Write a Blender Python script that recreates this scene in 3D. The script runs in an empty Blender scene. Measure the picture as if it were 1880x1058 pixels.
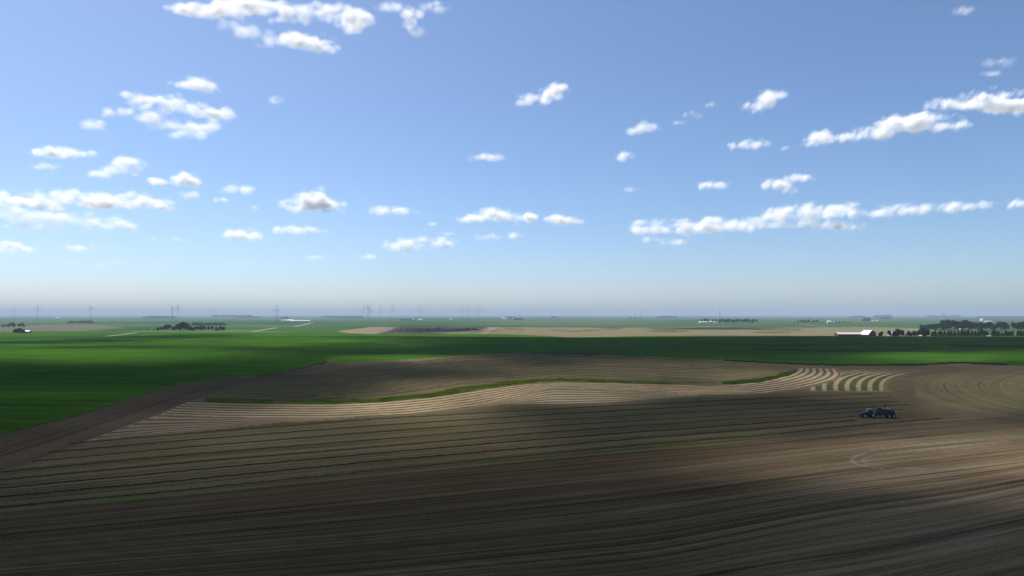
import bpy, math, random
import numpy as np
from mathutils import Vector

# ------------------------------------------------------------------ camera, sky, sun, exposure
SC = bpy.context.scene
COL = SC.collection
F, CX, CY, HZ, CAMH = 1254.0, 940.0, 529.0, 578.0, 37.0
TH = math.atan((HZ - CY) / F)
cam_d = bpy.data.cameras.new('camera')
cam_d.sensor_width = 36.0
cam_d.lens = 36.0 * F / 1880.0
cam_d.clip_start = 1.0
cam_d.clip_end = 120000.0
cam = bpy.data.objects.new('camera', cam_d)
COL.objects.link(cam)
cam.location = (0, 0, CAMH)
cam.rotation_euler = (math.pi / 2 + TH, 0, 0)
SC.camera = cam

SUN_EL, SUN_AZ = math.radians(58), math.radians(52)      # azimuth: to the left of the view direction (+Y)
SUN = np.array([-math.sin(SUN_AZ) * math.cos(SUN_EL), math.cos(SUN_AZ) * math.cos(SUN_EL), math.sin(SUN_EL)])
w = bpy.data.worlds.new('World')
SC.world = w
w.use_nodes = True
nt = w.node_tree
nt.nodes.clear()
sky = nt.nodes.new('ShaderNodeTexSky')
sky.sky_type = 'NISHITA'
sky.sun_disc = False
sky.sun_elevation = SUN_EL
sky.sun_rotation = -SUN_AZ
sky.altitude = 100
sky.air_density = 0.8
sky.dust_density = 0.85
sky.ozone_density = 9.5
bg = nt.nodes.new('ShaderNodeBackground')
bg.inputs['Strength'].default_value = 0.15
wo = nt.nodes.new('ShaderNodeOutputWorld')
tint = nt.nodes.new('ShaderNodeMix')
tint.data_type = 'RGBA'
tint.blend_type = 'MULTIPLY'
tint.inputs[0].default_value = 1.0
tint.inputs[7].default_value = (1.42, 1.27, 1.11, 1)
nt.links.new(sky.outputs[0], tint.inputs[6])
nt.links.new(tint.outputs[2], bg.inputs[0])
nt.links.new(bg.outputs[0], wo.inputs[0])

sun_d = bpy.data.lights.new('sun', 'SUN')
sun_d.energy = 5.0
sun_d.angle = math.radians(0.5)
sun_d.color = (1.0, 0.95, 0.87)
sun_o = bpy.data.objects.new('sun', sun_d)
COL.objects.link(sun_o)
sun_o.rotation_euler = Vector(tuple(-SUN)).to_track_quat('-Z', 'Y').to_euler()

SC.view_settings.view_transform = 'Standard'
SC.view_settings.look = 'None'
SC.view_settings.exposure = -0.1
SC.view_settings.gamma = 1.0
SC.view_settings.use_curve_mapping = False
SC.cycles.max_bounces = 14
SC.cycles.diffuse_bounces = 5
SC.cycles.transmission_bounces = 14
SC.cycles.transparent_max_bounces = 256
SC.cycles.volume_bounces = 1

random.seed(7)
RNG = np.random.default_rng(11)

# ------------------------------------------------------------------ helpers
def hsh(i, j, k, s):
    n = (i * 374761393 + j * 668265263 + k * 1274126177 + s * 974711) & 0x7fffffff
    n = ((n ^ (n >> 13)) * 1103515245) & 0x7fffffff
    return ((n ^ (n >> 16)) & 0xffff) / 65535.0

def vnoise(x, y, z=None, s=0):
    x = np.asarray(x, float); y = np.asarray(y, float)
    z = np.zeros_like(x) if z is None else np.asarray(z, float)
    i, j, k = np.floor(x).astype(np.int64), np.floor(y).astype(np.int64), np.floor(z).astype(np.int64)
    fx, fy, fz = x - i, y - j, z - k
    fx, fy, fz = [t * t * (3 - 2 * t) for t in (fx, fy, fz)]
    r = 0
    for a in (0, 1):
        for b in (0, 1):
            for c in (0, 1):
                r = r + hsh(i + a, j + b, k + c, s) * (fx if a else 1 - fx) * (fy if b else 1 - fy) * (fz if c else 1 - fz)
    return r

def fbm(x, y, z=None, s=0, oct=4):
    r, a, t = 0, 1.0, 0
    for o in range(oct):
        m = 2.0 ** o
        r = r + a * vnoise(np.asarray(x) * m, np.asarray(y) * m, None if z is None else np.asarray(z) * m, s + o * 17)
        t += a; a *= 0.55
    return r / t

def sstep(a, b, x):
    t = np.clip((np.asarray(x, float) - a) / (b - a), 0, 1)
    return t * t * (3 - 2 * t)

def terrain(x, y):
    x = np.asarray(x, float); y = np.asarray(y, float)
    c = 5.3 - 2.9 * np.exp(-((x - 115) / 210.0) ** 2) + 0.7 * np.sin(x / 260.0 + 1.0)
    front = np.exp(-((y - 1000) / 230.0) ** 2); back = np.exp(-((y - 1000) / 95.0) ** 2)
    z = c * np.where(y < 1000, front, back)
    z = z + 0.7 * (vnoise(x / 90.0 + 40, y / 70.0 + 3, s=3) - 0.5) * sstep(60, 200, y) * (1 - sstep(500, 800, y))
    z = z - 2.2 * sstep(1150, 1600, y)
    z = z + 3.0 * (vnoise(x / 900.0 + 9, y / 700.0 + 5, s=5) - 0.5) * sstep(1300, 2500, y)
    return z

def project(x, y, z):
    dz = np.asarray(z, float) - CAMH
    fw = y * math.cos(TH) + dz * math.sin(TH)
    up = -y * math.sin(TH) + dz * math.cos(TH)
    ok = fw > 20
    fw = np.where(ok, fw, 20)
    px = CX + F * x / fw
    py = CY - F * up / fw
    return np.where(ok, px, CX), np.where(ok, np.clip(py, 0, 3000), 3000)

def unproject(px, py):
    v = CY - np.asarray(py, float)
    dx = (np.asarray(px, float) - CX) / F
    dy = math.cos(TH) - v / F * math.sin(TH)
    dz = math.sin(TH) + v / F * math.cos(TH)
    sl = dz / dy
    D = -CAMH / sl
    for _ in range(12):
        D = 0.5 * D + 0.5 * (terrain(dx / dy * D, D) - CAMH) / sl
    return dx / dy * D, D

def lat(px, D):
    return (px - CX) / F * D * 1.0

def curve(pts, smooth=50):
    """dense y(x) table through points, smoothed"""
    xs = np.arange(-700, 2600)
    p = np.array(pts, float)
    ys = np.interp(xs, p[:, 0], p[:, 1])
    s0 = (p[1, 1] - p[0, 1]) / (p[1, 0] - p[0, 0]); s1 = (p[-1, 1] - p[-2, 1]) / (p[-1, 0] - p[-2, 0])
    ys = np.where(xs < p[0, 0], p[0, 1] + (xs - p[0, 0]) * s0, ys)
    ys = np.where(xs > p[-1, 0], p[-1, 1] + (xs - p[-1, 0]) * s1, ys)
    for _ in range(2):
        pad = np.pad(ys, smooth // 2, mode='edge')
        ys = np.convolve(pad, np.ones(smooth) / smooth, mode='same')[smooth // 2: smooth // 2 + len(xs)]
    return lambda x: np.interp(x, xs, ys)

def inpoly(px, py, poly):
    r = np.zeros(px.shape, bool)
    n = len(poly)
    for i in range(n):
        x0, y0 = poly[i]; x1, y1 = poly[(i + 1) % n]
        if y0 == y1:
            continue
        c = ((y0 > py) != (y1 > py)) & (px < (x1 - x0) * (py - y0) / (y1 - y0) + x0)
        r ^= c
    return r

def mesh_np(name, verts, faces, mat=None, smooth=False):
    """faces: (n,k) int array"""
    me = bpy.data.meshes.new(name)
    verts = np.ascontiguousarray(verts, np.float32); faces = np.ascontiguousarray(faces, np.int32)
    n, k = faces.shape
    me.vertices.add(len(verts)); me.vertices.foreach_set('co', verts.ravel())
    me.loops.add(n * k); me.loops.foreach_set('vertex_index', faces.ravel())
    me.polygons.add(n)
    me.polygons.foreach_set('loop_start', np.arange(0, n * k, k, dtype=np.int32))
    me.polygons.foreach_set('loop_total', np.full(n, k, np.int32))
    me.update(calc_edges=True)
    if smooth:
        me.polygons.foreach_set('use_smooth', np.ones(n, bool))
    if mat:
        me.materials.append(mat)
    return me

def link(name, me, parent=None, **props):
    o = bpy.data.objects.new(name, me)
    COL.objects.link(o)
    if parent is not None:
        o.parent = parent
    for k, v in props.items():
        if v is not None:
            o[k] = v
    return o

class MB:
    def __init__(s): s.v = []; s.f = []
    def quadmesh(s, vs, fs):
        b = len(s.v); s.v += [tuple(map(float, p)) for p in vs]; s.f += [tuple(b + i for i in q) for q in fs]
    def box(s, c, d, rot=0.0, taper=1.0, tilt=0.0):
        x, y, z = [t / 2 for t in d]
        out = []
        for sz in (-1, 1):
            t = taper if sz > 0 else 1.0
            for sx, sy in ((-1, -1), (1, -1), (1, 1), (-1, 1)):
                a, b, e = sx * x * t, sy * y * t, sz * z
                a, e = a * math.cos(tilt) + e * math.sin(tilt), -a * math.sin(tilt) + e * math.cos(tilt)
                out.append((c[0] + a * math.cos(rot) - b * math.sin(rot), c[1] + a * math.sin(rot) + b * math.cos(rot), c[2] + e))
        s.quadmesh(out, [(3, 2, 1, 0), (4, 5, 6, 7), (0, 1, 5, 4), (1, 2, 6, 5), (2, 3, 7, 6), (3, 0, 4, 7)])
        return s
    def prism(s, prof, y0, y1):
        """profile in xz extruded along y"""
        n = len(prof)
        vs = [(x, y0, z) for x, z in prof] + [(x, y1, z) for x, z in prof]
        s.quadmesh(vs, [tuple(range(n))[::-1] if False else tuple(range(n)), tuple(range(2 * n - 1, n - 1, -1))] + [(i, i + n, (i + 1) % n + n, (i + 1) % n) for i in range(n)])
        return s
    def tube(s, p0, p1, r0, r1=None, n=10, cap=True):
        r1 = r0 if r1 is None else r1
        a = Vector(p0); b = Vector(p1); d = (b - a).normalized()
        u = d.orthogonal().normalized(); v = d.cross(u)
        vs = [a + (u * math.cos(t) + v * math.sin(t)) * r0 for t in [2 * math.pi * i / n for i in range(n)]]
        vs += [b + (u * math.cos(t) + v * math.sin(t)) * r1 for t in [2 * math.pi * i / n for i in range(n)]]
        fs = [(i, (i + 1) % n, (i + 1) % n + n, i + n) for i in range(n)]
        if cap:
            fs += [tuple(range(n))[::-1], tuple(range(n, 2 * n))]
        s.quadmesh(vs, fs); return s
    def build(s, name, mat, parent=None, smooth=False, **props):
        me = bpy.data.meshes.new(name)
        me.from_pydata(s.v, [], s.f); me.update()
        if smooth:
            for p in me.polygons: p.use_smooth = True
        me.materials.append(mat)
        return link(name, me, parent, **props)

def empty(name, loc, rz=0.0, **props):
    o = link(name, None, None, **props)
    o.location = loc; o.rotation_euler = (0, 0, rz)
    return o

def copy_tree(o, parent=None):
    c = o.copy(); COL.objects.link(c); c.parent = parent
    for ch in list(o.children):
        if ch is not c:
            copy_tree(ch, c)
    return c

# ------------------------------------------------------------------ materials
def base_mat(name):
    m = bpy.data.materials.new(name); m.use_nodes = True
    nt = m.node_tree
    return m, nt, nt.nodes['Principled BSDF'], nt.nodes['Material Output']

def mat_simple(name, col, rough=0.6, metal=0.0, var=0.15, scale=1.5, bump=0.0):
    m, nt, p, out = base_mat(name)
    tc = nt.nodes.new('ShaderNodeTexCoord')
    no = nt.nodes.new('ShaderNodeTexNoise'); no.inputs['Scale'].default_value = scale; no.inputs['Detail'].default_value = 5
    nt.links.new(tc.outputs['Object'], no.inputs['Vector'])
    mx = nt.nodes.new('ShaderNodeMix'); mx.data_type = 'RGBA'
    mx.inputs[6].default_value = (*[c * (1 - var) for c in col], 1)
    mx.inputs[7].default_value = (*[min(1, c * (1 + var)) for c in col], 1)
    nt.links.new(no.outputs[0], mx.inputs[0]); nt.links.new(mx.outputs[2], p.inputs['Base Color'])
    p.inputs['Roughness'].default_value = rough; p.inputs['Metallic'].default_value = metal
    if bump:
        b = nt.nodes.new('ShaderNodeBump'); b.inputs['Strength'].default_value = bump
        nt.links.new(no.outputs[0], b.inputs['Height']); nt.links.new(b.outputs[0], p.inputs['Normal'])
    return m

def mat_leaf(name, c0, c1, transl=0.35, scale=0.25):
    m, nt, p, out = base_mat(name)
    nt.nodes.remove(p)
    ge = nt.nodes.new('ShaderNodeNewGeometry')
    oi = nt.nodes.new('ShaderNodeObjectInfo')
    no = nt.nodes.new('ShaderNodeTexNoise'); no.inputs['Scale'].default_value = scale; no.inputs['Detail'].default_value = 3
    nt.links.new(ge.outputs['Position'], no.inputs['Vector'])
    ad = nt.nodes.new('ShaderNodeMath'); ad.operation = 'MULTIPLY_ADD'
    nt.links.new(ge.outputs['Random Per Island'], ad.inputs[0]); ad.inputs[1].default_value = 0.5
    nt.links.new(no.outputs[0], ad.inputs[2])
    mr = nt.nodes.new('ShaderNodeMapRange'); mr.inputs[1].default_value = 0.4; mr.inputs[2].default_value = 1.1
    nt.links.new(ad.outputs[0], mr.inputs[0])
    mx = nt.nodes.new('ShaderNodeMix'); mx.data_type = 'RGBA'
    mx.inputs[6].default_value = (*c0, 1); mx.inputs[7].default_value = (*c1, 1)
    nt.links.new(mr.outputs[0], mx.inputs[0])
    hs = nt.nodes.new('ShaderNodeHueSaturation')
    hv = nt.nodes.new('ShaderNodeMapRange'); hv.inputs[3].default_value = 0.8; hv.inputs[4].default_value = 1.25
    nt.links.new(oi.outputs['Random'], hv.inputs[0]); nt.links.new(hv.outputs[0], hs.inputs['Value'])
    nt.links.new(mx.outputs[2], hs.inputs['Color'])
    d = nt.nodes.new('ShaderNodeBsdfDiffuse'); t = nt.nodes.new('ShaderNodeBsdfTranslucent'); ms = nt.nodes.new('ShaderNodeMixShader')
    ms.inputs[0].default_value = transl
    nt.links.new(hs.outputs[0], d.inputs[0]); nt.links.new(hs.outputs[0], t.inputs[0])
    nt.links.new(d.outputs[0], ms.inputs[1]); nt.links.new(t.outputs[0], ms.inputs[2]); nt.links.new(ms.outputs[0], out.inputs[0])
    return m

def mat_cloud(name, col, transl):
    m, nt, p, out = base_mat(name)
    nt.nodes.remove(p)
    d = nt.nodes.new('ShaderNodeBsdfDiffuse'); t = nt.nodes.new('ShaderNodeBsdfTranslucent'); ms = nt.nodes.new('ShaderNodeMixShader')
    ms.inputs[0].default_value = transl
    d.inputs[0].default_value = (*col, 1); t.inputs[0].default_value = (*col, 1)
    nt.links.new(d.outputs[0], ms.inputs[1]); nt.links.new(t.outputs[0], ms.inputs[2]); nt.links.new(ms.outputs[0], out.inputs[0])
    return m, nt, ms, out

def mat_ground():
    m, nt, p, out = base_mat('field_ground')
    L = nt.links.new
    def attr(n):
        a = nt.nodes.new('ShaderNodeAttribute'); a.attribute_name = n; return a
    def math_(op, a=None, b=None, c=None):
        n = nt.nodes.new('ShaderNodeMath'); n.operation = op
        for i, v in enumerate((a, b, c)):
            if v is None: continue
            if isinstance(v, (int, float)): n.inputs[i].default_value = v
            else: L(v, n.inputs[i])
        return n.outputs[0]
    base, alt, row, prm = attr('base'), attr('alt'), attr('row'), attr('prm')
    sr = nt.nodes.new('ShaderNodeSeparateXYZ'); L(row.outputs['Vector'], sr.inputs[0])
    sp = nt.nodes.new('ShaderNodeSeparateXYZ'); L(prm.outputs['Vector'], sp.inputs[0])
    ge = nt.nodes.new('ShaderNodeNewGeometry')
    # ragged row edges
    n0 = nt.nodes.new('ShaderNodeTexNoise'); n0.inputs['Scale'].default_value = 0.25; n0.inputs['Detail'].default_value = 3
    L(ge.outputs['Position'], n0.inputs['Vector'])
    us = math_('ADD', sr.outputs[2], math_('MULTIPLY', math_('SUBTRACT', n0.outputs[0], 0.5), 0.22))
    fr = math_('FRACT', us)
    d = math_('MULTIPLY', math_('ABSOLUTE', math_('SUBTRACT', fr, 0.5)), 2.0)      # 1 at the row line, 0 between
    mr = nt.nodes.new('ShaderNodeMapRange'); mr.interpolation_type = 'SMOOTHSTEP'
    L(d, mr.inputs[0])
    L(math_('SUBTRACT', math_('SUBTRACT', 1.0, sp.outputs[1]), 0.14), mr.inputs[1])
    L(math_('ADD', math_('SUBTRACT', 1.0, sp.outputs[1]), 0.14), mr.inputs[2])
    mx = nt.nodes.new('ShaderNodeMix'); mx.data_type = 'RGBA'
    L(math_('MULTIPLY', mr.outputs[0], sp.outputs[0]), mx.inputs[0]); L(base.outputs['Color'], mx.inputs[6]); L(alt.outputs['Color'], mx.inputs[7])
    # combed streaks along the rows
    cv = nt.nodes.new('ShaderNodeCombineXYZ')
    L(math_('MULTIPLY', sr.outputs[0], 0.42), cv.inputs[0]); L(math_('MULTIPLY', sr.outputs[1], 0.006), cv.inputs[1])
    n1 = nt.nodes.new('ShaderNodeTexNoise'); n1.noise_dimensions = '2D'; n1.inputs['Scale'].default_value = 1.0; n1.inputs['Detail'].default_value = 4.5; n1.inputs['Roughness'].default_value = 0.62
    L(cv.outputs[0], n1.inputs['Vector'])
    cv2 = nt.nodes.new('ShaderNodeCombineXYZ')
    L(math_('MULTIPLY', sr.outputs[0], 1.1), cv2.inputs[0]); L(math_('MULTIPLY', sr.outputs[1], 0.02), cv2.inputs[1])
    n2 = nt.nodes.new('ShaderNodeTexNoise'); n2.noise_dimensions = '2D'; n2.inputs['Scale'].default_value = 1.0; n2.inputs['Detail'].default_value = 2
    L(cv2.outputs[0], n2.inputs['Vector'])
    # sparse pale wheel tracks: the peaks of the second noise
    tr = nt.nodes.new('ShaderNodeMapRange'); tr.interpolation_type = 'SMOOTHSTEP'; tr.inputs[1].default_value = 0.60; tr.inputs[2].default_value = 0.72
    L(n2.outputs[0], tr.inputs[0])
    st = math_('ADD', math_('MULTIPLY', math_('SUBTRACT', n1.outputs[0], 0.5), 5.0), math_('MULTIPLY', tr.outputs[0], 1.3))
    wv = math_('MULTIPLY', math_('SINE', math_('ADD', math_('MULTIPLY', sr.outputs[0], 3.6), math_('MULTIPLY', n1.outputs[0], 3.0))), 0.30)
    st = math_('ADD', st, wv)
    st = math_('MULTIPLY', st, sp.outputs[2])
    # patchy growth, clods and residue
    n3 = nt.nodes.new('ShaderNodeTexNoise'); n3.inputs['Scale'].default_value = 0.02; n3.inputs['Detail'].default_value = 8; n3.inputs['Roughness'].default_value = 0.68
    L(ge.outputs['Position'], n3.inputs['Vector'])
    n4 = nt.nodes.new('ShaderNodeTexNoise'); n4.inputs['Scale'].default_value = 2.2; n4.inputs['Detail'].default_value = 7; n4.inputs['Roughness'].default_value = 0.75
    L(ge.outputs['Position'], n4.inputs['Vector'])
    pt = math_('ADD', math_('MULTIPLY', math_('SUBTRACT', n3.outputs[0], 0.5), 0.9), math_('MULTIPLY', math_('SUBTRACT', n4.outputs[0], 0.5), 2.2))
    val = math_('MAXIMUM', math_('ADD', 1.0, math_('ADD', st, pt)), 0.25)
    hs = nt.nodes.new('ShaderNodeVectorMath'); hs.operation = 'SCALE'
    L(mx.outputs[2], hs.inputs[0]); L(val, hs.inputs['Scale'])
    # greenish weeds in patches
    n5 = nt.nodes.new('ShaderNodeTexNoise'); n5.inputs['Scale'].default_value = 0.045; n5.inputs['Detail'].default_value = 7; n5.inputs['Roughness'].default_value = 0.7
    L(ge.outputs['Position'], n5.inputs['Vector'])
    gm = nt.nodes.new('ShaderNodeMapRange'); gm.inputs[1].default_value = 0.5; gm.inputs[2].default_value = 0.75; gm.inputs[4].default_value = 0.6
    L(n5.outputs[0], gm.inputs[0])
    mg = nt.nodes.new('ShaderNodeMix'); mg.data_type = 'RGBA'; mg.blend_type = 'MULTIPLY'
    mg.inputs[7].default_value = (0.80, 1.04, 0.62, 1)
    L(gm.outputs[0], mg.inputs[0]); L(hs.outputs[0], mg.inputs[6])
    L(mg.outputs[2], p.inputs['Base Color'])
    p.inputs['Roughness'].default_value = 1.0
    p.inputs['Specular IOR Level'].default_value = 0.0
    bp = nt.nodes.new('ShaderNodeBump'); bp.inputs['Strength'].default_value = 0.35; bp.inputs['Distance'].default_value = 0.25
    L(math_('ADD', n4.outputs[0], math_('MULTIPLY', n2.outputs[0], sp.outputs[2])), bp.inputs['Height'])
    L(bp.outputs[0], p.inputs['Normal'])
    return m

M_ground = mat_ground()
M_leaf = mat_leaf('broad_leaf', (0.018, 0.035, 0.012), (0.055, 0.085, 0.026))
M_leaf2 = mat_leaf('pale_leaf', (0.04, 0.055, 0.03), (0.10, 0.11, 0.06))
M_needle = mat_leaf('needle', (0.010, 0.024, 0.012), (0.03, 0.052, 0.022), 0.15)
M_bark = mat_simple('bark', (0.10, 0.08, 0.06), 0.9, bump=0.4)
M_grass = mat_leaf('tall_grass', (0.03, 0.065, 0.008), (0.24, 0.33, 0.03), 0.4, 0.12)
M_edge = mat_leaf('edge_grass', (0.09, 0.12, 0.03), (0.17, 0.19, 0.06), 0.3, 0.08)
M_hay = mat_leaf('raked_hay', (0.035, 0.036, 0.016), (0.10, 0.10, 0.04), 0.1, 0.6)
M_white = mat_simple('white_metal_sheet', (0.78, 0.78, 0.80), 0.45, 0.0, 0.06)
M_grey = mat_simple('grey_metal_sheet', (0.35, 0.36, 0.38), 0.5)
M_red = mat_simple('barn_red_boards', (0.26, 0.045, 0.035), 0.8, 0, 0.25, 0.8)
M_dark = mat_simple('dark_opening', (0.02, 0.02, 0.022), 0.6)
M_turb = mat_simple('turbine_paint', (0.58, 0.59, 0.62), 0.5, 0, 0.05, 0.2)
M_gravel = mat_simple('gravel', (0.30, 0.27, 0.21), 1.0, 0, 0.2, 0.2)

# ------------------------------------------------------------------ field layout: boundary curves, traced on the ground
green_edge = curve([(-200, 850), (0, 800), (60, 783), (120, 770), (200, 745), (300, 715), (350, 703), (400, 697), (500, 690), (560, 676), (600, 665), (660, 664), (750, 660), (860, 652), (950, 649), (1080, 651), (1200, 655), (1350, 664), (1480, 670), (1560, 672), (1680, 671), (1760, 667), (1880, 672), (2100, 676)], 24)
head_edge = curve([(-200, 935), (0, 868), (90, 838), (155, 812), (250, 776), (345, 738), (400, 720), (470, 702), (560, 688), (640, 672), (700, 665)], 24)
G = []   # guide curves of the lower field, far to near
XS = [0, 348, 700, 1000, 1200, 1400, 1540, 1680, 1880]
WR = [[932, 899, 863, 834, 816, 800, 785, 772, 758],
      [913, 881, 846, 820, 803, 788, 775, 763, 749],
      [897, 864, 832, 806, 791, 777, 767, 756, 742],
      [882, 849, 820, 794, 780, 768, 759, 750, 736],
      [867, 835, 807, 783, 771, 759, 751, 743, 730],
      [853, 821, 793, 772, 761, 750, 742, 735, 724],
      [839, 808, 781, 762, 751, 741, 734, 728, 718],
      [826, 796, 769, 752, 742, 732, 726, 721, 713]]
wr_c = [curve(list(zip(XS, w_)), 60) for w_ in WR]
low = [curve(list(zip([0, 700, 1200, 1540, 1880], [985, 918, 869, 832, 800])), 120),
       curve(list(zip([0, 700, 1200, 1518, 1880], [1042, 985, 932, 887, 843])), 120),
       curve(list(zip([0, 700, 1200, 1453, 1598, 1742, 1880], [1112, 1062, 1017, 966, 941, 924, 896])), 120),
       curve(list(zip([0, 700, 1200, 1453, 1598, 1880], [1190, 1140, 1090, 1053, 1033, 973])), 120),
       curve(list(zip([0, 700, 1200, 1706, 1880], [1290, 1240, 1170, 1060, 1018])), 120)]
guides = wr_c[::-1] + [wr_c[0]][:0] + low            # far (small y) to near
gD = []
for g in guides:
    gD.append(CAMH * F / (float(g(940)) - HZ))
gD = np.array(gD)

# stripe patches: position = blend of two master polylines
def dens(pts, n):
    p = np.array(pts, float)
    t = np.r_[0, np.cumsum(np.hypot(np.diff(p[:, 0]), np.diff(p[:, 1]) * 3))]
    t /= t[-1]
    tt = np.linspace(0, 1, n)
    q = np.c_[np.interp(tt, t, p[:, 0]), np.interp(tt, t, p[:, 1])]
    k = max(3, n // 40) | 1
    pad = np.pad(q, ((k // 2, k // 2), (0, 0)), mode='edge')
    return np.c_[np.convolve(pad[:, 0], np.ones(k) / k, 'valid'), np.convolve(pad[:, 1], np.ones(k) / k, 'valid')]

RX0, RY0, RS = -300, 640, 2.0                                     # raster of the stripe coordinate, half-pixel steps
RW, RH = int(2500 * RS), int(240 * RS)
def patch(top, bot, rows, n=5000, m=420):
    a, b = dens(top, n), dens(bot, n)
    ras = np.full((RH, RW), np.nan, np.float32)
    for j in range(m + 1):
        wv = j / m
        q = a * (1 - wv) + b * wv
        ix = ((q[:, 0] - RX0) * RS).astype(int); iy = ((q[:, 1] - RY0) * RS).astype(int)
        ok = (ix >= 0) & (ix < RW) & (iy >= 0) & (iy < RH)
        ras[iy[ok], ix[ok]] = wv * rows
    for _ in range(2):                                            # close pin holes
        for ax, sh in ((0, 1), (0, -1), (1, 1), (1, -1)):
            r2 = np.roll(ras, sh, ax)
            ras = np.where(np.isnan(ras), r2, ras)
    return ras
P_band = patch([(345, 738), (450, 741), (600, 743), (700, 739), (800, 729), (880, 717), (960, 706), (1030, 703), (1130, 704), (1220, 706), (1300, 709), (1345, 707), (1400, 701), (1445, 690), (1466, 681), (1464, 676)],
               [(290, 763), (400, 767), (600, 768), (760, 760), (880, 745), (950, 729), (1012, 715), (1081, 717), (1183, 721), (1280, 725), (1400, 723), (1470, 713), (1510, 704), (1537, 695), (1545, 687), (1534, 677)], 6)
P_fan = patch([(290, 763), (400, 767), (500, 768), (600, 768), (650, 766)], [(155, 812), (280, 797), (400, 787), (520, 774), (650, 767)], 6, 2000)
P_lens = patch([(880, 745), (950, 729), (1012, 715), (1081, 717), (1183, 721), (1280, 726)], [(870, 747), (930, 743), (1030, 743), (1132, 739), (1200, 733), (1280, 727)], 6, 2500)
P_up = patch([(470, 701), (560, 690), (700, 672), (860, 656), (1000, 653), (1200, 659), (1330, 667), (1450, 673)],
             [(385, 731), (550, 735), (700, 726), (850, 704), (1000, 696), (1240, 704), (1340, 700), (1455, 681)], 15)
P_head = patch([(-200, 852), (0, 802), (200, 747), (300, 717), (400, 699), (500, 692), (600, 667)],
               [(-200, 935), (0, 868), (90, 838), (155, 812), (250, 776), (345, 738), (430, 710), (640, 671)], 6, 4000, 500)

gx_y = [676, 679, 682, 686, 691, 696, 701, 708, 716, 722]
gx_v = [110, 88, 64, 38, 19, 8, 2, -1, 0, 1]

def lookup(ras, px, py):
    ix = np.clip(((px - RX0) * RS).astype(int), 0, RW - 1); iy = np.clip(((py - RY0) * RS).astype(int), 0, RH - 1)
    v = ras[iy, ix]
    return np.where((py >= RY0) & (py < RY0 + 238) & (px > RX0) & (px < RX0 + 2498), v, np.nan)

def line_mask(px, py, pts, wpx):
    d = np.full(px.shape, 1e9)
    for (x0, y0), (x1, y1) in zip(pts[:-1], pts[1:]):
        vx, vy = x1 - x0, (y1 - y0)
        t = np.clip(((px - x0) * vx + (py - y0) * vy) / (vx * vx + vy * vy), 0, 1)
        d = np.minimum(d, np.hypot((px - x0 - t * vx) * 0.6, py - y0 - t * vy))
    return 1 - sstep(wpx * 0.5, wpx, d)

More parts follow.
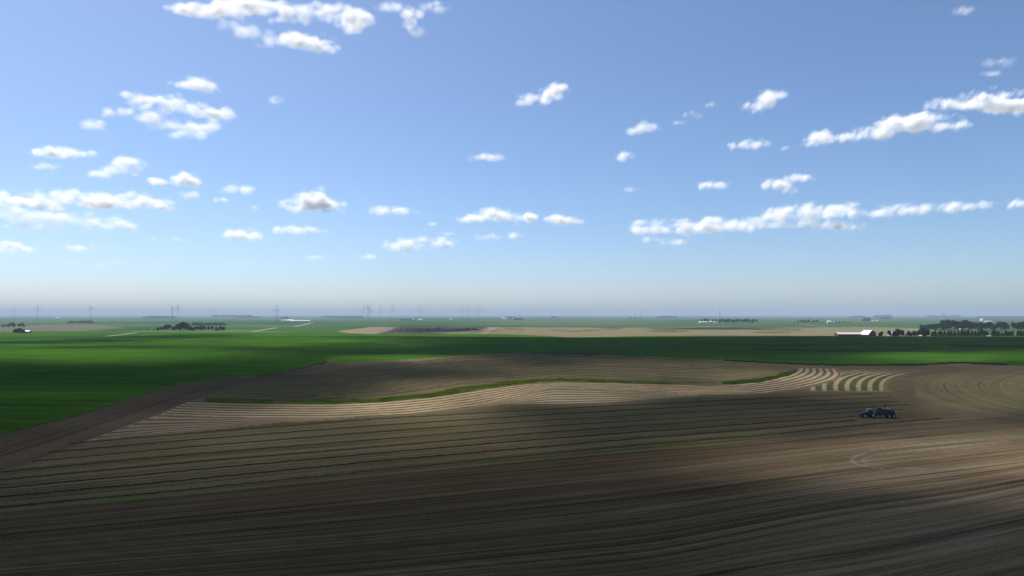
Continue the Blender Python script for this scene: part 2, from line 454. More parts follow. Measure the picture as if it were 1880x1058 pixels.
SOIL = (0.115, 0.080, 0.045); HAYF = (0.155, 0.122, 0.068); TAN = (0.39, 0.285, 0.18); GRN = (0.045, 0.118, 0.010)
def paint(px, py, X, Y):
    n = len(px)
    base = np.tile(np.array(SOIL), (n, 1)); alt = base * 0.5
    us = np.zeros(n); vs = X.copy(); uu = np.zeros(n); prm = np.zeros((n, 3))
    prm[:, 2] = 0.48
    # streak coordinate of the big field
    gy = np.array([g(px) for g in guides])
    us = np.full(n, gD[0]) + (gy[0] - py) * 0.9
    for i in range(len(guides) - 1):
        s = (py >= gy[i]) & (py <= gy[i + 1])
        t = (py - gy[i]) / (gy[i + 1] - gy[i])
        us = np.where(s, gD[i] + (gD[i + 1] - gD[i]) * t, us)
    us = np.where(py > gy[-1], gD[-1] - (py - gy[-1]) * 0.12, us)
    def setc(m, c, k=1.0):
        wt = (m * k)[:, None] if m.dtype != bool else (m.astype(float) * k)[:, None]
        base[:] = base * (1 - wt) + np.array(c) * wt
    # hay stubble between the first and last windrow, browner below it, tan on the right
    hay = sstep(12, -4, py - wr_c[0](px)) * (1 - sstep(1640, 1720, px))
    setc(hay, HAYF); prm[:, 2] = prm[:, 2] * (1 - 0.3 * hay)
    rt = sstep(1250, 1750, px + (py - 800) * 0.6) * (1 - hay)
    setc(rt, (0.18, 0.132, 0.083))
    verge = np.exp(-((py - wr_c[0](px) - 5) / 4.5) ** 2) * sstep(1500, 1300, px) * (0.35 + 0.65 * vnoise(px / 60.0, px * 0, s=61))
    setc(verge, (0.13, 0.15, 0.05), 0.8)
    # swirl of turning rows on the right
    dy = py - 708
    t = px - np.where(dy < 0, (dy / 3.0) ** 2, (dy / 4.15) ** 2)
    sw = (t > 1660) & (py < 790) & (py > 660)
    us = np.where(sw, t * 0.34, us); vs = np.where(sw, dy, vs)
    setc(sw * sstep(1655, 1720, t), (0.18, 0.145, 0.082)); prm[:, 2] = np.where(sw, 0.34 * sstep(1662, 1705, t), prm[:, 2])
    prm[:, 2] = np.where(~sw & (py > 664) & (py < 800), prm[:, 2] * sstep(1658, 1620, t), prm[:, 2])
    setc(np.exp(-((t - 1664) / 7.0) ** 2) * (py > 690) * (py < 790), (0.27, 0.205, 0.13), 0.5)
    setc(np.exp(-((t - 1676) / 16.0) ** 2) * sstep(702, 722, py) * (py < 800), (0.24, 0.185, 0.12), 0.55)
    setc(sw * sstep(.5, .75, vnoise(t / 16.0, dy * 0, s=71)), (0.15, 0.14, 0.062), 0.6)
    setc(sw * sstep(.6, .8, vnoise(t / 11.0, dy * 0, s=72)), (0.235, 0.19, 0.115), 0.6)
    # loop of pale wheel track
    loop = [(1880, 800), (1700, 815), (1600, 827), (1568, 839), (1562, 846), (1576, 854), (1620, 860)]
    setc(line_mask(px, py, loop, 2.6), (0.27, 0.215, 0.155), 0.7)
    setc(line_mask(px, py, [(1850, 810), (1700, 825), (1610, 836), (1583, 843), (1588, 850), (1640, 858), (1700, 862)], 2.2), (0.27, 0.215, 0.155), 0.6)
    # wheel tracks in pairs following the guide curves
    for g, o, k, wd in ((low[1], 0, .75, 4), (low[1], 7, .5, 3), (low[0], 2, .5, 2.2), (low[0], -6, .4, 2), (low[2], 0, .6, 4), (low[2], -13, .45, 4), (low[3], 3, .6, 5), (low[3], -15, .5, 4),
                        (low[0], 26, .4, 2.5), (low[1], 32, .4, 3), (low[2], 30, .4, 4)):
        mod = 0.4 + 0.6 * vnoise(px / 120.0, px * 0 + o, s=77)
        setc(np.exp(-((py - g(px) - o) / wd) ** 2) * mod, (0.20, 0.155, 0.108), k)
    # left headland
    u = lookup(P_head, px, py); s = ~np.isnan(u)
    setc(s, (0.115, 0.085, 0.058)); us = np.where(s, u * 7, us); prm[s, 2] = 0.42
    # upper hay ground
    up = (py > green_edge(px)) & (py < 745) & (px > 380) & (px < 1680) & (py < wr_c[7](px) + 30) & ~s
    setc(up, (0.145, 0.113, 0.066)); prm[up, 2] = 0.2
    u = lookup(P_up, px, py); s = ~np.isnan(u)
    setc(s, (0.165, 0.132, 0.074)); alt[s] = (0.035, 0.045, 0.018); uu = np.where(s, u, uu); prm[s] = (0.85, 0.34, 0.2); us = np.where(s, u * 9, us)
    for P, c, a, du in ((P_band, TAN, (0.115, 0.098, 0.060), 0.42), (P_fan, (0.31, 0.225, 0.15), (0.12, 0.098, 0.07), 0.42), (P_lens, (0.34, 0.25, 0.165), (0.11, 0.105, 0.07), 0.42)):
        u = lookup(P, px, py); s = ~np.isnan(u)
        setc(s, c); alt[s] = a; uu = np.where(s, u, uu); prm[s] = (1.0, du, 0.08); us = np.where(s, u * 9, us)
    # broad mown swaths
    q = px - np.interp(py, gx_y, gx_v)
    band = ~np.isnan(lookup(P_band, px, py))
    s = (q > 1486) & (q < 1627) & (py > 678) & (py < 717.5) & ~band & (px < 1690)
    setc(s, (0.36, 0.265, 0.165)); alt[s] = (0.085, 0.092, 0.045); uu = np.where(s, (q - 1488) / 21.0 + 0.28, uu); prm[s] = (1.0, 0.60, 0.10)
    setc(line_mask(px, py, [(1490, 717), (1640, 719)], 1.6), (0.30, 0.23, 0.15), 0.6)
    # the dark green crop
    gm = py < green_edge(px)
    setc(gm, GRN); prm[gm] = (0, 0, 0.34); us = np.where(gm, Y * 0.35 + X * 0.05, us)
    setc(np.exp(-((py - green_edge(px) + 1.0) / 2.6) ** 2) * gm * (px < 620), (0.12, 0.135, 0.045), 0.9)
    setc(np.exp(-((py - green_edge(px) - 1.0) / 2.2) ** 2) * (~gm) * (px < 620), (0.12, 0.12, 0.05), 0.6)
    for ln, wd, k in (([(1380, 641), (1500, 644), (1620, 644), (1700, 645)], 1.8, .7), ([(1250, 629), (1400, 634), (1600, 633), (1700, 634)], 1.3, .55), ([(1740, 634), (1880, 637), (2050, 640)], 1.6, .7),
                      ([(860, 633), (960, 634)], 1.2, .5), ([(20, 690), (90, 686)], 1.6, .5)):
        setc(line_mask(px, py, ln, wd) * gm, (0.008, 0.02, 0.008), k)
    for ln, wd, k in (([(600, 663), (625, 655), (660, 645), (700, 636)], 1.5, .45), ([(740, 634), (765, 629), (780, 622)], 1.3, .45), ([(430, 645), (460, 641)], 1.5, .4), ([(535, 645), (545, 642)], 1.5, .4), ([(420, 688), (445, 685), (470, 680)], 1.5, .4)):
        setc(line_mask(px, py, ln, wd) * gm, (0.11, 0.13, 0.06), k)
    # ---------------- distance
    crest = 616.5 - 0 * px
    cr = np.interp(px, [-400, 0, 250, 600, 700, 860, 940, 1060, 1180, 1300, 1540, 1700, 2200], [612, 612, 610, 610.5, 614, 613, 614, 620, 617, 616, 617, 619, 619])
    far = (py < cr) & (Y > 900)
    setc(far, (0.052, 0.115, 0.034)); prm[far] = (0, 0, 0.12)
    band_n = vnoise(px / 260.0, py / 3.2, s=33)
    setc(far * sstep(0.55, 0.8, band_n) * (py < 600), (0.10, 0.13, 0.06), 0.7)
    setc(far * sstep(0.45, 0.2, band_n) * (py < 606), (0.03, 0.075, 0.03), 0.7)
    def poly(pts, c, k=1.0):
        setc(inpoly(px + 8 * (vnoise(px / 30, py * 0, s=9) - .5), py + 1.2 * (vnoise(px / 40, py * 0, s=4) - .5), pts) & far, c, k)
    TN = (0.215, 0.178, 0.112)
    poly([(-300, 600), (0, 599), (170, 596), (230, 603), (150, 608), (-300, 612)], (0.17, 0.145, 0.11), .8)
    poly([(620, 608), (680, 600), (735, 600.5), (715, 607), (690, 613.5), (640, 612)], (0.27, 0.21, 0.145))
    poly([(690, 613.5), (715, 607), (725, 601), (860, 598), (900, 604), (860, 609), (800, 614)], (0.085, 0.08, 0.068), .85)
    poly([(780, 611), (870, 607), (940, 607), (900, 614), (820, 613)], (0.24, 0.21, 0.13))
    poly([(860, 614), (900, 600.5), (1140, 602), (1300, 600), (1480, 601), (1600, 600), (1720, 604), (1640, 618), (1540, 618), (1180, 618), (1100, 622), (1000, 618), (940, 615)], TN)
    poly([(1480, 604), (1600, 600), (1720, 604), (1700, 612), (1500, 612)], (0.20, 0.20, 0.12), .7)
    poly([(1240, 602), (1400, 599), (1470, 603), (1330, 606)], (0.07, 0.09, 0.055), .8)
    poly([(880, 614), (905, 600.5), (918, 600.5), (893, 614.5)], (0.42, 0.28, 0.21), .6)
    poly([(1630, 619.5), (1700, 612), (2200, 612), (2200, 619)], (0.13, 0.17, 0.07))
    poly([(1040, 619), (1180, 617.2), (1240, 617), (1100, 622)], (0.13, 0.2, 0.05), .8)
    poly([(180, 614), (280, 606.5), (470, 606), (540, 610), (300, 612)], (0.13, 0.19, 0.07), .6)
    for ln in ([(1012, 606), (1050, 608.6), (1100, 606)], [(1105, 604), (1125, 604.8), (1140, 603.5)], [(1190, 608), (1235, 609.2), (1262, 608)], [(1190, 603), (1260, 604), (1320, 603)], [(1380, 605), (1430, 606.5), (1470, 606)],
               [(1385, 610), (1420, 611), (1450, 610)], [(930, 604), (960, 605)], [(1200, 606), (1240, 606.5)]):
        setc(line_mask(px, py, ln, 1.3) * far, (0.05, 0.10, 0.03), .85)
    # crop strip lines on the far left
    for ln in ([(0, 629), (200, 620), (330, 615)], [(0, 622), (150, 618), (260, 612)]):
        setc(line_mask(px, py, ln, 2.0), (0.03, 0.075, 0.03), .5)
    return base, alt, np.c_[us, vs, uu], prm

def build_ground():
    s = np.r_[np.arange(1.12, 46, 0.45), np.arange(46, 190, 0.9), np.arange(190, 400, 2.2), np.arange(400, 700, 8)]
    D = CAMH * F / s
    D = np.r_[D, np.arange(62, -500, -40.0)]
    k = np.r_[-4, -3, -2.2, -1.7, -1.3, -1.05, -0.92, np.arange(-0.84, 0.84, 0.0021), 0.92, 1.05, 1.3, 1.7, 2.2, 3, 4]
    KK, DD = np.meshgrid(k, D)
    X = KK * (np.maximum(DD, 0) + 60 + np.maximum(-DD, 0)); Y = DD
    X, Y = X.ravel(), Y.ravel()
    Z = terrain(X, Y)
    px, py = project(X, Y, Z)
    base, alt, row, prm = paint(px, py, X, Y)
    nr, nc = len(D), len(k)
    i = np.arange(nr * nc).reshape(nr, nc)
    f = np.stack([i[1:, :-1], i[1:, 1:], i[:-1, 1:], i[:-1, :-1]], -1).reshape(-1, 4)
    me = mesh_np('ground', np.c_[X, Y, Z], f, M_ground, True)
    for nm, a in (('base', base), ('alt', alt)):
        at = me.attributes.new(nm, 'FLOAT_COLOR', 'POINT')
        at.data.foreach_set('color', np.c_[a, np.ones(len(a))].astype(np.float32).ravel())
    for nm, a in (('row', row), ('prm', prm)):
        at = me.attributes.new(nm, 'FLOAT_VECTOR', 'POINT')
        at.data.foreach_set('vector', a.astype(np.float32).ravel())
    link('ground', me, kind='structure')
build_ground()

# gravel roads in the distance
def road(pts, wd, lift=0.25):
    x, y = unproject([p[0] for p in pts], [p[1] for p in pts])
    t = np.linspace(0, len(pts) - 1, 60)
    x = np.interp(t, range(len(pts)), x); y = np.interp(t, range(len(pts)), y)
    dx, dy = np.gradient(x), np.gradient(y); L = np.hypot(dx, dy)
    nx, ny = -dy / L * wd / 2, dx / L * wd / 2
    a = np.c_[x + nx, y + ny, terrain(x + nx, y + ny) + lift]; b = np.c_[x - nx, y - ny, terrain(x - nx, y - ny) + lift]
    v = np.r_[a, b]; n = len(x); i = np.arange(n - 1)
    me = mesh_np('gravel_road', v, np.c_[i, i + 1, i + 1 + n, i + n], M_gravel)
    link('gravel_road', me, kind='structure')
road([(195, 618), (225, 614.5), (252, 611)], 9)
road([(462, 609.5), (490, 605), (508, 601.8)], 12)
road([(541, 600), (560, 596), (574, 592.5)], 14)
road([(1470, 596), (1500, 599), (1540, 603.5)], 9)
road([(1678, 605.5), (1705, 607), (1750, 611)], 9)

# ------------------------------------------------------------------ windrows of raked hay (each row is a thing of its own)
def windrow(g, x0, x1, label, wd=0.65, ht=0.22):
    px = np.arange(x0, x1, 2.0)
    x, y = unproject(px, g(px) + 1.0 * (vnoise(px / 14.0, px * 0, s=int(x0) & 63) - 0.5))
    n = len(x)
    dx, dy = np.gradient(x), np.gradient(y); L = np.hypot(dx, dy)
    nx, ny = -dy / L, dx / L
    z = terrain(x, y)
    prof = [(-1.0, 0.0), (-0.62, 0.62), (-0.1, 1.0), (0.4, 0.85), (0.8, 0.4), (1.0, 0.0)]
    rows = []
    for a, b in prof:
        j = RNG.normal(0, 0.16, n); k = RNG.uniform(0.55, 1.35, n)
        o = (a + j) * wd * 0.5
        rows.append(np.c_[x + nx * o, y + ny * o, z - (0.06 if b == 0 else 0) + b * ht * k])
    v = np.concatenate(rows); m = len(prof)
    f = []
    i = np.arange(n - 1)
    for r in range(m - 1):
        f.append(np.c_[i + r * n, i + 1 + r * n, i + 1 + (r + 1) * n, i + (r + 1) * n])
    # loose tufts of hay on and beside the row
    nt_ = n * 5
    q = RNG.integers(0, n - 1, nt_); o = RNG.normal(0, 0.36, nt_) * wd
    cc = np.c_[x[q] + nx[q] * o + RNG.normal(0, .3, nt_), y[q] + ny[q] * o + RNG.normal(0, .3, nt_), z[q] + np.abs(RNG.normal(0, .25, nt_)) * ht * np.exp(-(o / wd) ** 2) + 0.05]
    r3 = RNG.normal(0, 0.11, (nt_, 4, 3)); r3[:, :, 2] *= 0.7
    v2 = (cc[:, None, :] + r3).reshape(-1, 3)
    f2 = np.arange(nt_ * 4).reshape(-1, 4) + len(v)
    me = mesh_np('windrow', np.r_[v, v2], np.r_[np.concatenate(f), f2], M_hay)
    link('windrow', me, label=label, category='windrow', group='dark windrows of raked hay across the field')
nth = ['nearest', 'second', 'third', 'fourth', 'fifth', 'sixth', 'seventh', 'eighth']
ends = [(-160, 1730), (-160, 1572), (-160, 1575), (-160, 1660), (-100, 1672), (60, 1650), (92, 1640), (125, 1600)]
for i, g in enumerate(wr_c):
    lab = ('nearest dark hay windrow, edging the ploughed brown foreground with a green verge' if i == 0 else
           'farthest long dark hay windrow, just below the pale striped band' if i == 7 else
           '%s dark hay windrow counting up from the brown foreground%s' % (nth[i], ', ending at the blue tractor' if i == 1 else ''))
    windrow(g, ends[i][0], ends[i][1], lab)

# ------------------------------------------------------------------ tall grass strips
def grass_strip(pts, name, label, cat, n, h, mat, kind='stuff', spread=1.0):
    """pts: (px, top edge y, bottom edge y)"""
    p = np.array(pts, float)
    px = RNG.uniform(p[0, 0], p[-1, 0], n)
    a, b = np.interp(px, p[:, 0], p[:, 1]), np.interp(px, p[:, 0], p[:, 2])
    py = (a + b) / 2 + (b - a) * (np.clip(RNG.beta(1.6, 1.6, n), 0, 1) - .5) * (0.45 + 0.75 * fbm(px / 22.0, px * 0, s=31)) + (vnoise(px / 6.0, px * 0, s=8) - .5) * 1.5 * spread
    x, y = unproject(px, py)
    z = terrain(x, y)
    hh = h * (0.5 + 0.9 * fbm(x / 7, y / 7, s=2)) * RNG.uniform(.6, 1.2, n)
    wd = 0.30 * h
    an = RNG.uniform(0, math.pi, n)
    cx, sx = np.cos(an) * wd, np.sin(an) * wd
    ln = RNG.normal(0, 0.35, (n, 2)) * h
    v = np.stack([np.c_[x - cx, y - sx, z - .05], np.c_[x + cx, y + sx, z - .05], np.c_[x + cx * .6 + ln[:, 0], y + sx * .6 + ln[:, 1], z + hh], np.c_[x - cx * .6 + ln[:, 0], y - sx * .6 + ln[:, 1], z + hh]], 1).reshape(-1, 3)
    me = mesh_np(name, v, np.arange(4 * n).reshape(-1, 4), mat)
    link(name, me, label=label, category=cat, kind=kind)
grass_strip([(378, 732, 736), (400, 733, 740), (500, 734, 742)], 'tall_grass', 'short dark strip of uncut grass at the left end of the waterway', 'grass', 6000, 0.55, M_grass)
grass_strip([(520, 736, 740), (600, 734.5, 742), (700, 731.5, 739), (790, 723, 730.5), (850, 710, 722), (900, 704, 714), (960, 698, 705), (1020, 695.5, 701), (1100, 697, 702), (1180, 701, 704.5), (1236, 703.5, 706)], 'tall_grass',
            'long winding strip of lush green grass between striped hay bands', 'grass', 42000, 0.5, M_grass)
grass_strip([(1326, 702, 706), (1360, 699, 706), (1400, 694, 702), (1440, 684, 694), (1462, 679, 684)], 'tall_grass', 'green grass wedge curving up beside the pale mown swaths', 'grass', 11000, 0.55, M_grass)
ge_ = lambda x: float(green_edge(x))
grass_strip([(x, ge_(x) - 1.6, ge_(x) + 0.6) for x in (470, 500, 530, 560, 590, 600)], 'edge_grass', 'rough grass along the left corner of the green crop', 'grass', 1200, 0.9, M_edge)
grass_strip([(x, ge_(x) - 1.3, ge_(x) + 0.3) for x in range(1330, 1861, 20)], 'edge_grass', 'dark weedy verge under the green crop on the right', 'grass', 6000, 0.75, M_needle)
grass_strip([(x, ge_(x) - 0.9, ge_(x) + 0.3) for x in range(980, 1110, 20)], 'edge_grass', 'thin dark weedy verge on the crop edge at centre', 'grass', 500, 0.8, M_needle)
grass_strip([(x, ge_(x) - 3, ge_(x) + 2) for x in range(-40, 460, 20)], 'edge_grass', 'yellow green grass verge between green crop and brown headland', 'grass', 7000, 0.22, M_edge)

# ------------------------------------------------------------------ trees
def crown_mesh(kind, seed):
    r = np.random.default_rng(seed)
    if kind == 'cone':
        n = 2200
        t = r.uniform(0, 1, n) ** 0.8
        layer = 0.82 + 0.25 * np.sin(t * 34 + 0.5)
        rad = (1 - t) ** .85 * 0.44 * layer * np.sqrt(r.uniform(0.25, 1, n)) * (1 + 0.2 * (r.uniform(0, 1, n) - .5))
        a = r.uniform(0, 2 * math.pi, n)
        rad = rad * (0.9 + 0.25 * vnoise(a * 1.3, t * 7, s=seed))
        c = np.c_[rad * np.cos(a), rad * np.sin(a), 0.06 + t * 0.94]
        sz = 0.035
    else:
        lobes = []
        for i in range(9 if kind == 'round' else 7):
            a = r.uniform(0, 2 * math.pi); d = r.uniform(0.05, 0.27) * (0.7 if kind == 'tall' else 1)
            z = r.uniform(0.25, 0.80)
            lobes.append((d * math.cos(a), d * math.sin(a), z, r.uniform(0.13, 0.24)))
        lobes.append((0, 0, 0.6, 0.27))
        if kind == 'low':
            lobes += [(r.uniform(-.3, .3), r.uniform(-.3, .3), r.uniform(.2, .4), .2) for _ in range(5)]
        pts = []
        for lx, ly, lz, lr in lobes:
            m = int(3600 * lr ** 1.6)
            d = r.normal(0, 1, (m, 3)); d /= np.linalg.norm(d, axis=1)[:, None]
            rr = lr * r.uniform(0.2, 1, m) ** 0.35
            q = d * rr[:, None]; q[:, 2] *= 0.9
            pts.append(q + np.array([lx, ly, lz]))
        c = np.concatenate(pts)
        k = fbm(c[:, 0] * 7 + 20, c[:, 1] * 7, c[:, 2] * 7, s=seed) > 0.40
        c = c[k]
        sz = 0.042
    n = len(c)
    u = r.normal(0, 1, (n, 3)); u /= np.linalg.norm(u, axis=1)[:, None]
    w_ = r.normal(0, 1, (n, 3)); v = np.cross(u, w_); v /= np.linalg.norm(v, axis=1)[:, None]
    s1 = (sz * r.uniform(.5, 1.2, n))[:, None]; s2 = (sz * r.uniform(.4, .9, n))[:, None]
    vs = np.stack([c - u * s1, c + v * s2, c + u * s1 * 1.1, c - v * s2], 1).reshape(-1, 3)
    return mesh_np('crown', vs, np.arange(4 * n).reshape(-1, 4), None)

def trunk_mesh(kind, seed):
    r = random.Random(seed)
    b = MB()
    if kind == 'cone':
        b.tube((0, 0, -0.02), (0, 0, 0.95), 0.022, 0.004, 8)
    else:
        b.tube((0, 0, -0.02), (0.01, 0, 0.32), 0.032, 0.022, 9)
        b.tube((0.01, 0, 0.31), (0.0, 0.02, 0.78), 0.021, 0.006, 7)
        for i in range(7):
            a = i * 2.4 + r.random(); z0 = r.uniform(0.22, 0.5)
            b.tube((0.005, 0, z0), (0.26 * math.cos(a), 0.26 * math.sin(a), z0 + r.uniform(.15, .3)), 0.013, 0.003, 6)
    me = bpy.data.meshes.new('trunk'); me.from_pydata(b.v, [], b.f); me.update(); me.materials.append(M_bark)
    return me
CR = {}
for kd, mats, ns in (('round', (M_leaf,), 4), ('tall', (M_leaf,), 3), ('low', (M_leaf,), 3), ('pale', (M_leaf2,), 3), ('cone', (M_needle,), 3)):
    for i in range(ns):
        cm = crown_mesh('round' if kd == 'pale' else kd, 100 + i * 7 + len(kd) * 31); cm.materials.append(mats[0])
        CR.setdefault(kd, []).append((cm, trunk_mesh(kd, i)))
cnt = [0]
def tree(px, D, h, kind, label, group, wf=1.0, name=None):
    x = (px - CX) / F * D * (1 / 1.0); z = float(terrain(x, D))
    cm, tm = CR[kind][cnt[0] % len(CR[kind])]; cnt[0] += 1
    o = empty(name or {'cone': 'conifer_tree'}.get(kind, 'broadleaf_tree'), (x, D, z - 0.1), random.uniform(0, 6.28), label=label, category='tree', group=group)
    o.scale = (h * wf, h * wf, h)
    link('trunk', tm, o); link('crown', cm, o)
    return o
ORD = ['first', 'second', 'third', 'fourth', 'fifth', 'sixth', 'seventh', 'eighth', 'ninth', 'tenth', 'eleventh', 'twelfth', 'thirteenth', 'fourteenth', 'fifteenth', 'sixteenth', 'seventeenth', 'eighteenth', 'nineteenth', 'twentieth', 'twenty-first', 'twenty-second', 'twenty-third', 'twenty-fourth', 'twenty-fifth', 'twenty-sixth', 'twenty-seventh', 'twenty-eighth', 'twenty-ninth', 'thirtieth']
def row(items, kind, where, group, D, jit=25):
    """items: (px, height m[, kind[, width factor]])"""
    for i, it in enumerate(items):
        kd = it[2] if len(it) > 2 and it[2] else kind
        wf = it[3] if len(it) > 3 else 1.0
        desc = {'cone': 'conical', 'round': 'round', 'tall': 'upright', 'low': 'bushy', 'pale': 'pale'}[kd]
        lab = '%s tree from the left in %s, %s' % (ORD[i], where, desc)
        hk = 1.22 if D in (1700, 1740) and kind == 'round' else 1.12 if D == 1150 else 1.0
        tree(it[0], D + random.uniform(-jit, jit), it[1] * hk, kd, lab, group, wf)

# beside the red barn
tb = 'trees in the yard right of the red barn'
for px, D, h, kd, wf, lab in ((1616, 1130, 8.5, 'low', 1.0, 'low round tree nearest the gable of the red barn'), (1632, 1120, 10, 'tall', .9, 'upright tree between the barn and the white shed'),
                              (1648, 1150, 13.5, 'round', 1.05, 'largest dark tree right of the barn, beside a white shed'), (1641, 1128, 9.5, 'low', 1.0, 'low bushy tree under the largest barnyard tree'),
                              (1655, 1180, 11.5, 'round', .9, 'tree overlapping the right side of the largest barnyard tree'), (1667, 1125, 9.5, 'low', .95, 'first of two bushy trees left of the small white shed'),
                              (1677, 1130, 10, 'round', 1.0, 'second of two bushy trees left of the small white shed'), (1685, 1170, 9, 'low', 1.1, 'bushy tree behind the small white shed'),
                              (1691, 1190, 14, 'round', 1.1, 'tall wide-crowned tree standing behind the two bushes'), (1697, 1125, 10.5, 'low', 1.1, 'dark bushy tree right of the small white shed'),
                              (1702, 1185, 12, 'round', .9, 'right half of the tall pair at the end of the barnyard')):
    tree(px, D, h * 1.12, kd, lab, tb, wf)
# conifer windbreak
cw = [(1711, 8, 'low'), (1716, 9.5), (1723, 9.5), (1727, 9), (1733, 9.5), (1740, 9.8), (1745, 9.5), (1751, 9), (1758, 9.2), (1765, 11), (1771, 9.6), (1776, 11), (1783, 9.5), (1789, 9), (1795, 9.4), (1801, 13), (1807, 9), (1811, 8.6)]
row(cw, 'cone', 'the conifer windbreak along the crop edge', 'conifers of the windbreak along the crop edge', 1150, 12)
row([(1821, 10), (1825, 10.5), (1831, 9.5), (1838, 6, 'low'), (1845, 9.5), (1850, 8.5, 'low'), (1857, 9)], 'cone', 'the short middle clump of the windbreak', 'conifers in the middle clump of the windbreak', 1150, 12)
row([(1868, 10), (1873, 9.5), (1879, 10), (1886, 9), (1893, 10), (1900, 9.5), (1908, 9)], 'cone', 'the clump of conifers at the right edge', 'conifers in the right end clump of the windbreak', 1150, 12)
# tall grove behind
row([(1693, 13, 'low', 1.2), (1701, 13, 'low'), (1707, 14), (1713, 15, 'low'), (1719, 15), (1726, 18), (1732, 22), (1738, 23), (1744, 24), (1751, 23), (1757, 20), (1764, 21), (1770, 24), (1777, 22), (1783, 19), (1787, 16, 'tall'), (1795, 19), (1801, 18), (1808, 17, 'pale', .8), (1815, 19, 'pale', .85),
     (1822, 18, 'pale', .8), (1828, 14), (1835, 19), (1841, 20), (1846, 18, 'pale')], 'round', 'the tall grove behind the windbreak', 'trees of the tall grove on the right', 1700, 45)
row([(1860, 18, 'pale'), (1866, 18, 'pale'), (1873, 20), (1880, 21), (1888, 19), (1896, 18)], 'round', 'the pale grove at the right edge', 'trees of the grove at the right edge', 1740, 30)
# left grove
row([(291, 10, 'low'), (297, 11), (305, 17, 'pale'), (311, 16, 'round'), (319, 12, 'low'), (326, 18), (333, 21), (338, 23), (344, 20), (350, 13, 'low'), (357, 11, 'low'), (363, 13, 'pale'), (370, 14), (376, 13), (383, 12, 'pale'), (390, 12), (398, 11, 'low'), (405, 12, 'low'), (411, 11, 'low')], 'round',
    'the grove on the left green crop', 'trees of the left grove', 1690, 30)
row([(272, 3.5), (283, 4)], 'low', 'the low pair beside the left grove', 'bushes left of the left grove', 1690, 10)
# centre hedge clumps
row([(838, 5), (843, 6), (849, 5), (856, 7.5), (861, 7), (867, 6.5), (872, 7.5), (877, 5)], 'low', 'the low clump beside the tan field', 'low trees at the edge of the tan field', 1700, 20)
row([(735, 4), (748, 3.5), (760, 3.5), (772, 4), (786, 4), (800, 4), (806, 6)], 'low', 'the thin hedge on the dark bare field', 'bushes of the thin hedge', 1880, 10)
# left farm trees
row([(30, 10), (35, 12), (40, 11), (45, 9)], 'low', 'the clump beside the left white shed', 'trees beside the left white shed', 1440, 15)
row([(6, 9), (12, 11), (19, 16), (24, 17), (27, 15), (37, 13), (42, 17)], 'round', 'the broken line above the left farm', 'trees in the broken line at far left', 2150, 25)
# middle farm grove
row([(1321, 20), (1326, 22), (1331, 22), (1336, 23), (1341, 22), (1346, 20), (1351, 21), (1356, 22), (1362, 22), (1367, 21), (1371, 22), (1376, 21), (1382, 21), (1388, 20)], 'tall', 'the middle farm grove', 'trees of the middle farm grove', 3060, 40)
row([(1288, 16), (1293, 22), (1297, 20), (1302, 15), (1308, 17), (1314, 18)], 'round', 'the row behind the middle farm', 'trees behind the middle farm sheds', 3500, 60)
row([(1458, 5, 'low'), (1465, 14), (1470, 15), (1474, 19), (1479, 14), (1484, 18), (1489, 12), (1494, 16), (1499, 17), (1504, 9, 'low'), (1510, 8, 'low'), (1516, 7, 'low'), (1522, 8, 'low'), (1528, 8, 'low'), (1534, 8, 'low'), (1540, 9, 'low'), (1546, 9, 'low'), (1552, 9, 'low'), (1558, 8, 'low')], 'tall',
    'the long tree row at the gravel road', 'trees in the row at the gravel road', 3060, 30)
row([(1158, 24), (1166, 24), (1175, 20)], 'round', 'the three isolated trees on the horizon field', 'isolated trees on the horizon field', 6000, 60)

def far_wood(x0, x1, D, h, label):
    n = int((x1 - x0) * 26)
    px = RNG.uniform(x0, x1, n); d = D + RNG.uniform(-70, 70, n)
    x = (px - CX) / F * d; g = terrain(x, d)
    env = h * (0.55 + 0.55 * vnoise(x / 28.0, x * 0, s=int(x0) + 5)) * sstep(0, 6, px - x0) ** .5 * sstep(0, 6, x1 - px) ** .5
    z = g + env * RNG.uniform(0, 1, n) ** 0.8
    sz = D / 1500.0
    c = np.c_[x, d, z]
    vs = (c[:, None, :] + RNG.normal(0, sz, (n, 4, 3)) * np.array([1, 1, .6])).reshape(-1, 3)
    me = mesh_np('distant_wood', vs, np.arange(4 * n).reshape(-1, 4), M_leaf)
    link('distant_wood', me, kind='stuff', label=label, category='wood')
for a in ((262, 324, 7600, 24, 'dark flat wood on the skyline beside a white silo'), (388, 466, 11000, 34, 'long hazy wood lying on the left skyline'), (430, 480, 8200, 20, 'thin hazy hedge below the long skyline wood'),
          (124, 173, 3150, 11, 'flat dark wood in the grey field at left'), (352, 416, 2500, 12, 'purplish wood just behind the left grove'), (515, 532, 6500, 24, 'small wood behind the long white barns'),
          (590, 640, 9000, 22, 'hazy wood right of the white barns'), (620, 668, 8000, 24, 'broken hazy wood under the centre-left turbines'), (928, 948, 7000, 20, 'hazy bluish trees around centre far farm'), (940, 962, 5000, 12, 'small dark hedge beside the far white house'),
          (1010, 1026, 8000, 20, 'faint blue clump right of centre'), (1205, 1245, 8500, 24, 'low blue ridge wood right of centre'), (1582, 1600, 4300, 20, 'small hazy clump left of the tiny white house'),
          (1603, 1640, 9500, 38, 'square blue wood on the right skyline'), (1615, 1636, 6400, 16, 'hedge below the square skyline wood'), (1700, 1765, 10500, 26, 'thin wood line on the skyline left of the water tower'),
          (735, 762, 4700, 7, 'dark little hedge left of the tiny white house'), (1790, 1880, 9000, 20, 'hazy wood on the skyline over the tall grove'), (1560, 1590, 9500, 20, 'faint short wood on the skyline')):
    far_wood(*a)

